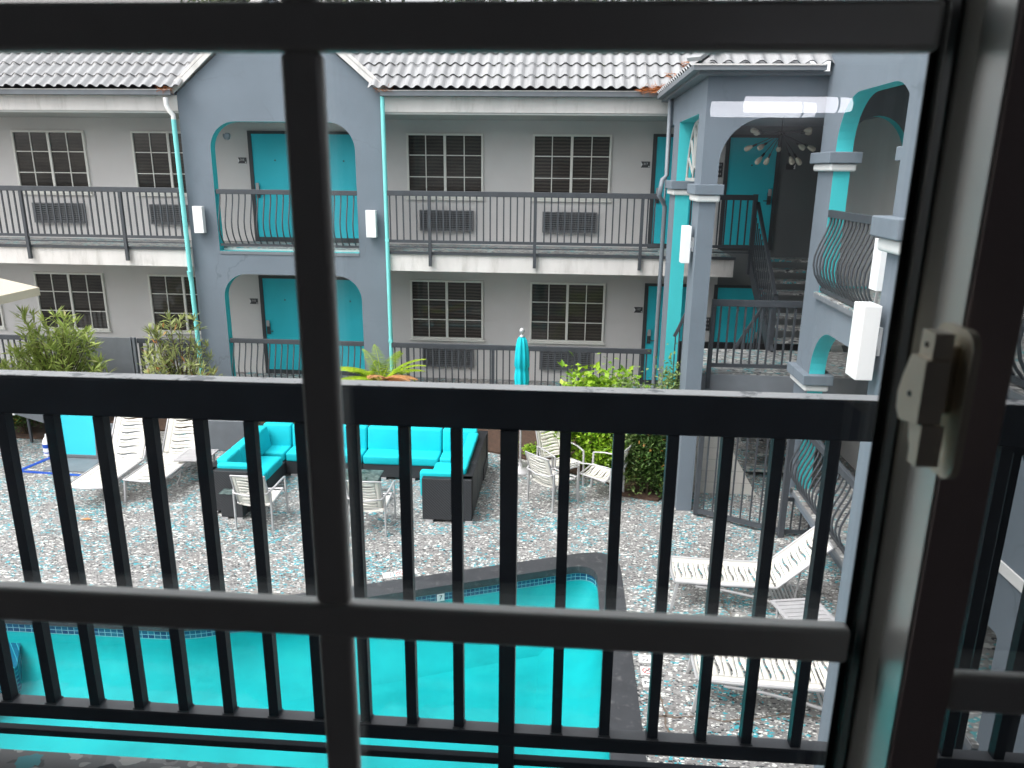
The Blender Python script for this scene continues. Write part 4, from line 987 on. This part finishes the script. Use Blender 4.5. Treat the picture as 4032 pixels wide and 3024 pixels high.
def long_leaf_shrub(label, loc, h, w, nst, per, lm, L_=.17, base=.4):
    st_, lf = MB(), MB()
    for i in range(nst):
        a = random.uniform(0, 2 * math.pi); r = w * math.sqrt(random.random()); top = Vector((r * math.cos(a), r * .8 * math.sin(a), h * (1 - .55 * (r / w) ** 2) * random.uniform(.6, 1)))
        pts = [Vector((0, 0, 0)), Vector((top.x * .25, top.y * .25, top.z * .5)), top]; st_.tube(pts, [.014, .010, .004], 5)
        for k in range(per):
            f = random.uniform(base, 1.0); q = pts[1].lerp(top, (f - .4) / .6) if f > .4 else pts[0].lerp(pts[1], f / .4)
            q = q + Vector([random.gauss(0, .035) for _ in range(3)])
            d = (rnd_dir(.25) + (top - pts[1]).normalized() * .6); leaf(lf, q, d, L_ * random.uniform(.6, 1.2), .017 * random.uniform(.8, 1.3))
        for k in range(9): leaf(lf, top, (rnd_dir(.3) + Vector((0, 0, .5))), L_ * random.uniform(.7, 1.1), .018)
    plant('leafy_shrub', label, 'shrub', loc, st_, lf, lm, 'narrow leaved shrubs before the far wing')
long_leaf_shrub('dense yellow green narrow leaved shrub at the left', (-10.02, 13.9, .03), 2.62, .98, 95, 40, M['leaf_long'], .26, .12)
long_leaf_shrub('sparse olive narrow leaved shrub beside the gable', (-7.5, 14.0, .03), 2.6, .85, 42, 26, M['leaf_sparse'], .22, .30)
def bush(name, label, loc, rad, n, size, asp, lm, group=None, z0=.0, stems=14):
    st_, lf = MB(), MB()
    lumps = [Vector((random.uniform(-.75, .75) * rad[0], random.uniform(-.7, .7) * rad[1], z0 + rad[2] * random.uniform(.3, 1.55))) for _ in range(14)]
    for i in range(stems):
        c_ = random.choice(lumps); st_.tube([(c_.x * .2, c_.y * .2, 0), (c_.x * .6, c_.y * .6, c_.z * .6), tuple(c_)], [.012, .009, .003], 5)
    for i in range(n):
        c_ = random.choice(lumps); q = c_ + Vector((random.gauss(0, .26) * rad[0], random.gauss(0, .26) * rad[1], random.gauss(0, .20) * rad[2]))
        if q.z < .02: q.z = random.uniform(.02, .15)
        leaf(lf, q, rnd_dir(.15) + Vector((0, -.25, .1)), size * random.uniform(.6, 1.25), size * asp * random.uniform(.8, 1.2))
    return plant(name, label, 'shrub', loc, st_, lf, lm, group)
bush('broadleaf_shrub', 'bright green broad leaved shrub behind the white chairs', (.52, 12.75, .03), (.66, .45, .98), 3200, .13, .32, M['leaf_bright'], 'shrubs by the corner column')
bush('broadleaf_shrub', 'darker small leaved shrub filling in behind the sideways chair', (.85, 12.35, .03), (.5, .35, .6), 2600, .085, .34, M['leaf_bright'], 'shrubs by the corner column')
bush('nandina_shrub', 'tall fine leaved shrub against the corner column', (1.42, 12.0, .03), (.50, .45, 1.18), 9000, .075, .26, M['leaf_nandina'], 'shrubs by the corner column', .05, 26)
bush('nandina_shrub', 'dark weeping shrub spilling on the deck at the column foot', (1.45, 11.65, .03), (.36, .28, .75), 5200, .085, .24, M['leaf_dark'], 'shrubs by the corner column', .05, 20)
bush('succulent_clump', 'low bright green clump beside the umbrella base', (-.42, 13.15, .03), (.28, .2, .16), 700, .05, .35, M['leaf_bright'])
bush('conifer_shrub', 'dark green bush in the far left bed below the parasol', (-11.0, 13.9, .03), (.7, .5, .62), 3200, .08, .16, M['leaf_dark'])
bush('conifer_shrub', 'dark green low hedge behind the dark box cart', (-10.5, 13.45, .03), (.55, .35, .36), 1800, .07, .3, M['leaf_dark'])
def fern(label, loc, h, n, L_, dry=3, group='yellow green ferns'):
    t = thing('tree_fern', label, 'fern', loc, 0, group)
    s = MB(); s.tube([(0, 0, 0), (0.02, 0, h * .6), (0, 0, h)], [.05, .04, .03], 7); part('stem', s, M['bark'], t, True)
    for i in range(n + dry):
        az = 2 * math.pi * i / (n + dry) + random.uniform(-.3, .3); el = random.uniform(.35, 1.1) if i < n else random.uniform(.45, .85)
        d0 = Vector((math.cos(az) * math.cos(el), math.sin(az) * math.cos(el), math.sin(el))); m = MB(); p = Vector((0, 0, h)); d = d0.copy(); k = 26; ln = L_ * random.uniform(.75, 1.1)
        pts = [p.copy()]
        for j in range(k):
            d = (d + Vector((0, 0, -.042))).normalized(); p = p + d * ln / k; pts.append(p.copy())
            side = d.cross(Vector((0, 0, 1))).normalized(); wl_ = .28 * L_ * (1 - j / k) ** .7 * min(1, (j + 1) / 5)
            for sg in (-1, 1): leaf(m, p, side * sg + d * .3 + Vector((0, 0, -.15)), wl_ * random.uniform(.85, 1.1), .026, Vector((0, 0, 1)), 0, .1)
        m.tube(pts, .006, 4)
        part('frond', m, M['leaf_fern'] if i < n else M['leaf_dry'], t, True, label=None if i < n else 'dry orange frond')
fern('yellow green fern with orange fronds behind the sofa back', (-3.42, 13.75, .03), 1.15, 17, .98, 7)
fern('yellow green fern between planter box and sofa', (-5.35, 13.35, .03), .35, 9, .55, 0)
fern('yellow green fern behind the raised lounger backs', (-6.9, 13.7, .03), .35, 9, .6, 0)

# trees and building beyond the roofs
def tree(label, loc, h, r, n, lm=M['leaf_tree'], droop=.3):
    t = thing('conifer_tree', label, 'tree', loc, 0, 'conifers beyond the motel roof')
    s = MB(); s.tube([(0, 0, 0), (.1, 0, h * .5), (0, .1, h * .95)], [.38, .25, .06], 9)
    f = MB(); nb = 34
    for i in range(nb):
        z = h * (.25 + .72 * i / nb); a = i * 2.4; rr = r * (1.05 - .75 * i / nb) * random.uniform(.7, 1.15)
        tip = Vector((rr * math.cos(a), rr * math.sin(a), z - droop * rr)); s.tube([(0, 0, z), tuple(tip * .5 + Vector((0, 0, z * .5 + .1))), tuple(tip)], [.09, .06, .02], 5)
        for k in range(n // nb):
            q = Vector((0, 0, z)).lerp(tip, random.uniform(.25, 1.05)) + Vector((random.gauss(0, .35), random.gauss(0, .35), random.gauss(-.15, .3)))
            leaf(f, q, Vector((random.gauss(0, .6), random.gauss(0, .6), -.9)), random.uniform(.35, .75), .10)
    part('trunk', s, M['bark'], t, True); part('crown', f, lm, t, True)
for i, (x, y, h, r, lb) in enumerate(((-13.6, 33, 15.5, 3.6, 'conifer at the left of the row above the gable ridge'), (-9.4, 36, 17, 3.9, 'tall conifer straight behind the gable peak'),
        (-4.2, 34, 15, 2.6, 'slimmer conifer right of the gable peak'), (.4, 35, 16, 3.6, 'dense conifer above the long corrugated roof'), (4.6, 37, 17, 3.9, 'conifer right of the dense one, left of the tower roof'), (9.2, 40, 18, 3.8, 'conifer behind the tower hip roof'))):
    tree(lb, (x, y, 0), h, r, 2600)
nb_ = thing('distant_building', 'pale distant building with low roof at upper left', 'building', (-24, 48, 0))
m = MB(); m.box(-36, -14.5, 48, 58, 0, 15.2); part('wall', m, M['slab'], nb_)
m = MB(); m.extr([[(-37, 15.2), (-14, 15.2), (-16.5, 17), (-34, 17)]], XZ, 47.5, 58.5); part('roof', m, M['soffit'], nb_)

# ------------------------------------------------------------------ near building, its walkway and railing
nb = thing('near_motel_wing', 'near motel wing whose room window frames the view', 'building', (0, .6, 0))
NF = 3.45
m = MB(); m.extr([[(-9, -.1), (7.5, -.1), (7.5, 7.6), (-9, 7.6)], [(-.60, 4.31), (1.06, 4.31), (1.06, 5.64), (-.60, 5.64)]], XZ, .44, .64); part('wall', m, M['wall'], nb)
m = MB(); m.box(-9, 3.2, .64, 1.77, NF - .34, NF - .02); part('floor_slab', m, M['slab'], nb)
m = MB(); m.box(-9, 3.2, .64, 1.75, NF - .02, NF); part('walkway_floor', m, M['walkdark'], nb)
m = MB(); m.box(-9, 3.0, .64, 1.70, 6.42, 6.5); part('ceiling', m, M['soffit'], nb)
m = MB(); m.box(-9, 7.2, -8.2, .6, 6.6, 6.69); m.box(-9, 3.0, .6, 1.78, 6.6, 6.7); m.box(-9, 3.0, 1.6, 1.72, 6.5, 6.6); part('roof', m, M['roof'], nb)
m = MB(); m.box(-9, 7, -8.3, -8.1, -.1, 6.6); m.box(-9, -8.8, -8.1, .44, -.1, 6.6); m.box(7, 7.2, -8.1, .44, -.1, 6.6); part('outer_wall', m, M['wall'], nb)
# room
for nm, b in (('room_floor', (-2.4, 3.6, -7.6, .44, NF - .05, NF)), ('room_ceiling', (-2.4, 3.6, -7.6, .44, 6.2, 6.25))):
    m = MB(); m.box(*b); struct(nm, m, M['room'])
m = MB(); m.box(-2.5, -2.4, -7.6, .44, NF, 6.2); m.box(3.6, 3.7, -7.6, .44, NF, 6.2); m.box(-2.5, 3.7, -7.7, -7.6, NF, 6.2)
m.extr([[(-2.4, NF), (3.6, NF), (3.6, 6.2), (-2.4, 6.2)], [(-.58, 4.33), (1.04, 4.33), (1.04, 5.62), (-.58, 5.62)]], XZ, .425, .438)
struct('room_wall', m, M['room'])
# bar lamp in the room, mirrored in the panes
t = thing('vanity_lamp', 'lit white tube lamp mirrored in the window glass', 'lamp', (2.3, -7.6, 5.7))
lx0, lx1, lx2, lz = 1.80, 2.73, 2.86, 5.785
m = MB(); m.tube([(lx0, -7.42, lz), (lx1 - .02, -7.42, lz)], .077, 20); part('tube', m, M['lit'], t)
m = MB(); m.tube([(lx1 - .02, -7.42, lz), (lx1, -7.42, lz)], .078, 20); m.box(lx0 + .2, lx1 - .2, -7.6, -7.5, lz - .05, lz + .05); part('end_ring', m, M['iron'], t)
m = MB(); m.tube([(lx1, -7.42, lz), (lx2, -7.42, lz)], [.077, .066], 20); part('end_cap', m, M['lit'], t)
# sliding window
sw = thing('sliding_window', 'sliding window with wide muntins and almond latch through which the courtyard is seen', 'window', (.2, .5, 4.31))
WL, WR, WB, WT = -.58, 1.04, 4.33, 5.62
m = MB(); m.box(WL - .02, WR + .02, .44, .56, WB - .03, WB); m.box(WL - .02, WR + .02, .44, .56, WT, WT + .02); m.box(WL - .02, WL, .44, .56, WB, WT); m.box(WR, WR + .02, .44, .56, WB, WT); part('frame', m, M['vinyl'], sw)
# outer sash (left pane)
SL, SR = WL, .2215
m = MB(); m.box(SL, SL + .04, .50, .535, WB, WT); m.box(SL + .04, SR, .50, .535, WB, WB + .045); m.box(SL + .04, SR, .50, .535, WT - .045, WT)
m.box(.2245, .252, .497, .535, WB, WT)
os_ = part('outer_sash', m, M['vinyl'], sw, bevel=.003)
m = MB(); m.box(.2217, .2245, .4945, .505, WB, WT); m.box(.2165, .2217, .5135, .5150, WB, WT); part('seal', m, M['seal'], os_)
m = MB(); m.box(.2219, .2245, .505, .5150, WB, WT); part('bead', m, M['bead'], os_)
for z in (5.185, 4.766):
    m = MB(); m.box(SL + .04, .2165, .500, .5145, z - .0145, z + .0145); part('muntin', m, M['vinyl'], os_, bevel=.004, seg=3)
for a, b in ((WB + .045, 4.7515), (4.7805, 5.1705), (5.1995, WT - .045)):
    m = MB(); m.box(-.1825, -.1555, .5012, .512, a, b); part('muntin', m, M['vinyl'], os_, bevel=.004, seg=3)
m = MB(); m.add([(SL + .03, .5155, WB), (.224, .5155, WB), (.224, .5155, WT), (SL + .03, .5155, WT)], [(0, 1, 2, 3)]); part('pane', m, M['winglass'], os_)
m = MB(); th = .0195; m.add([(SL + .03, .530 - (SL - .2) * 0 + .0, WB), (.224, .530, WB), (.224, .530, WT), (SL + .03, .530, WT)], [(0, 1, 2, 3)])
for p in m.v: p.y += (p.x - .224) * .02 + (p.z - 5.1) * .0025
part('pane', m, M['winglass'], os_)
# inner sash (right pane) with its stile and latch
m = MB(); m.box(.2325, .2655, .453, .488, WB, WT); is_ = part('inner_sash', m, M['vinyl'], sw, bevel=.002)
m = MB(); m.box(.2319, .2325, .4535, .4875, WB, WT); part('sash_side', m, M['satin'], is_)
m = MB(); m.box(.2338, .2640, .4515, .453, WB, WT); part('stile_face', m, M['vinyldark'], is_)
m = MB(); m.box(WR - .04, WR, .453, .49, WB, WT); m.box(.266, WR - .04, .453, .49, WB, WB + .045); m.box(.266, WR - .04, .453, .49, WT - .045, WT); part('sash_rail', m, M['vinyl'], is_)
for z in (5.185, 4.766):
    m = MB(); m.box(.266, WR - .04, .453, .463, z - .0148, z + .0148); part('muntin', m, M['vinyl'], is_, bevel=.004, seg=3)
m = MB(); m.add([(.262, .470, WB), (WR - .03, .470, WB), (WR - .03, .470, WT), (.262, .470, WT)], [(0, 1, 2, 3)]); part('pane', m, M['winglass'], is_)
m = MB(); m.add([(.254, .548, WB), (WR - .03, .548, WB), (WR - .03, .548, WT), (.254, .548, WT)], [(0, 1, 2, 3)]); part('insect_screen', m, M['screen'], sw)
# latch: rounded plate facing the opening, stepped body standing off it
def rr_loop(y0, y1, z0, z1, r, k=8):
    out = []
    for cx_, cz_, a0 in ((y1 - r, z1 - r, 0), (y0 + r, z1 - r, 90), (y0 + r, z0 + r, 180), (y1 - r, z0 + r, 270)):
        out += [(cx_ + r * math.cos(R(a0 + 90 * i / k)), cz_ + r * math.sin(R(a0 + 90 * i / k))) for i in range(k + 1)]
    return out
m = MB(); m.extr([rr_loop(.4285, .474, 4.926, 5.016, .012)], YZ, .2278, .2322); lt = part('latch', m, M['latch'], is_, bevel=.0025, seg=3)
m = MB(); m.extr([[(.4375, 5.014), (.4535, 5.014), (.4535, 4.9985), (.4375, 4.9985)]], YZ, .2105, .2215)
m.extr([[(.436, 4.9985), (.4555, 4.9985), (.4625, 4.984), (.4665, 4.972), (.4655, 4.962), (.460, 4.956), (.436, 4.960)]], YZ, .2072, .2205)
m.extr([[(.4345, 4.960), (.4505, 4.957), (.4485, 4.947), (.4455, 4.944), (.4455, 4.934), (.4345, 4.934)]], YZ, .2095, .2225)
m.extr([[(.442, 5.006), (.458, 5.006), (.458, 4.965), (.442, 4.965)]], YZ, .2205, .2278)
part('latch_body', m, M['latch'], is_, bevel=.0012, seg=2)
m = MB()
for y, z in ((.4455, 5.006), (.4500, 4.975)):
    q = xf(MB().lathe([(.0017, 0), (.0017, .0006)], 10), Matrix.Translation((.2103 if z > 5 else .2070, y, z)) @ Matrix.Rotation(-R(90), 4, 'Y')); m.add(q.v, q.f)
part('screw', m, M['seal'], is_)

# near railing
YR = 1.72
nr = thing('near_railing', 'thick blue black railing just outside the window', 'railing', (0, YR, NF))
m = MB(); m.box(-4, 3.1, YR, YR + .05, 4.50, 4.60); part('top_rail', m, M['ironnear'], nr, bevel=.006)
m = MB(); m.box(-4, 3.1, YR + .003, YR + .048, 4.600, 4.6018); part('worn_sheen_rail_top', m, M['railworn_sheen'], nr)
m = MB(); m.box(-4, 3.1, YR - .005, YR + .031, 3.641, 3.6422); part('painted_skylit_rail_top', m, M['railgrey'], nr)
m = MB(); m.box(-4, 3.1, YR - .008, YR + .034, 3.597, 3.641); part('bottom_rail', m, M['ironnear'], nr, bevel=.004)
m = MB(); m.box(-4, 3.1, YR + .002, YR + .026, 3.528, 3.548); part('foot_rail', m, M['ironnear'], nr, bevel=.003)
xs = [-1.408 + .1285 * k for k in range(-19, 10)]
bm_ = MB().box(-.0135, .0135, 0, .027, 0, .859).mesh('baluster', M['ironnear'])
for x in xs + [.013, .141, .269, .397, .515, .643, .771, .90, 1.03, 1.16, 1.42, 1.55, 1.68]:
    if -.20 < x < -.05: continue
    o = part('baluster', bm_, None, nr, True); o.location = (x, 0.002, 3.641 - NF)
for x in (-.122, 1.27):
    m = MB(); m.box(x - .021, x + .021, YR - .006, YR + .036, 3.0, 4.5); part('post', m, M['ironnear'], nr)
m = MB()
for x in xs + [.013, .141, .269, .397, .515]:
    m.box(x - .0165, x + .0165, YR - .002, YR + .032, 3.641, 3.645)
part('weld_bead', m, M['iron'], nr)
m = MB(); m.bar((1.05, 2.05, 4.45), (1.30, 2.05, 4.40), .05, .07); m.bar((1.30, 2.05, 4.40), (1.62, 2.05, 3.7), .05, .07)
for x in (1.1, 1.25, 1.4): m.bar((x, 2.05, 3.4), (x, 2.05, 4.40 if x < 1.3 else 4.15), .022, .022)
o = thing('stair_handrail', 'dark sloping handrail seen through the right hand pane', 'handrail', (1.3, 2.05, 3.4)); part('rail', m, M['ironnear'], o)
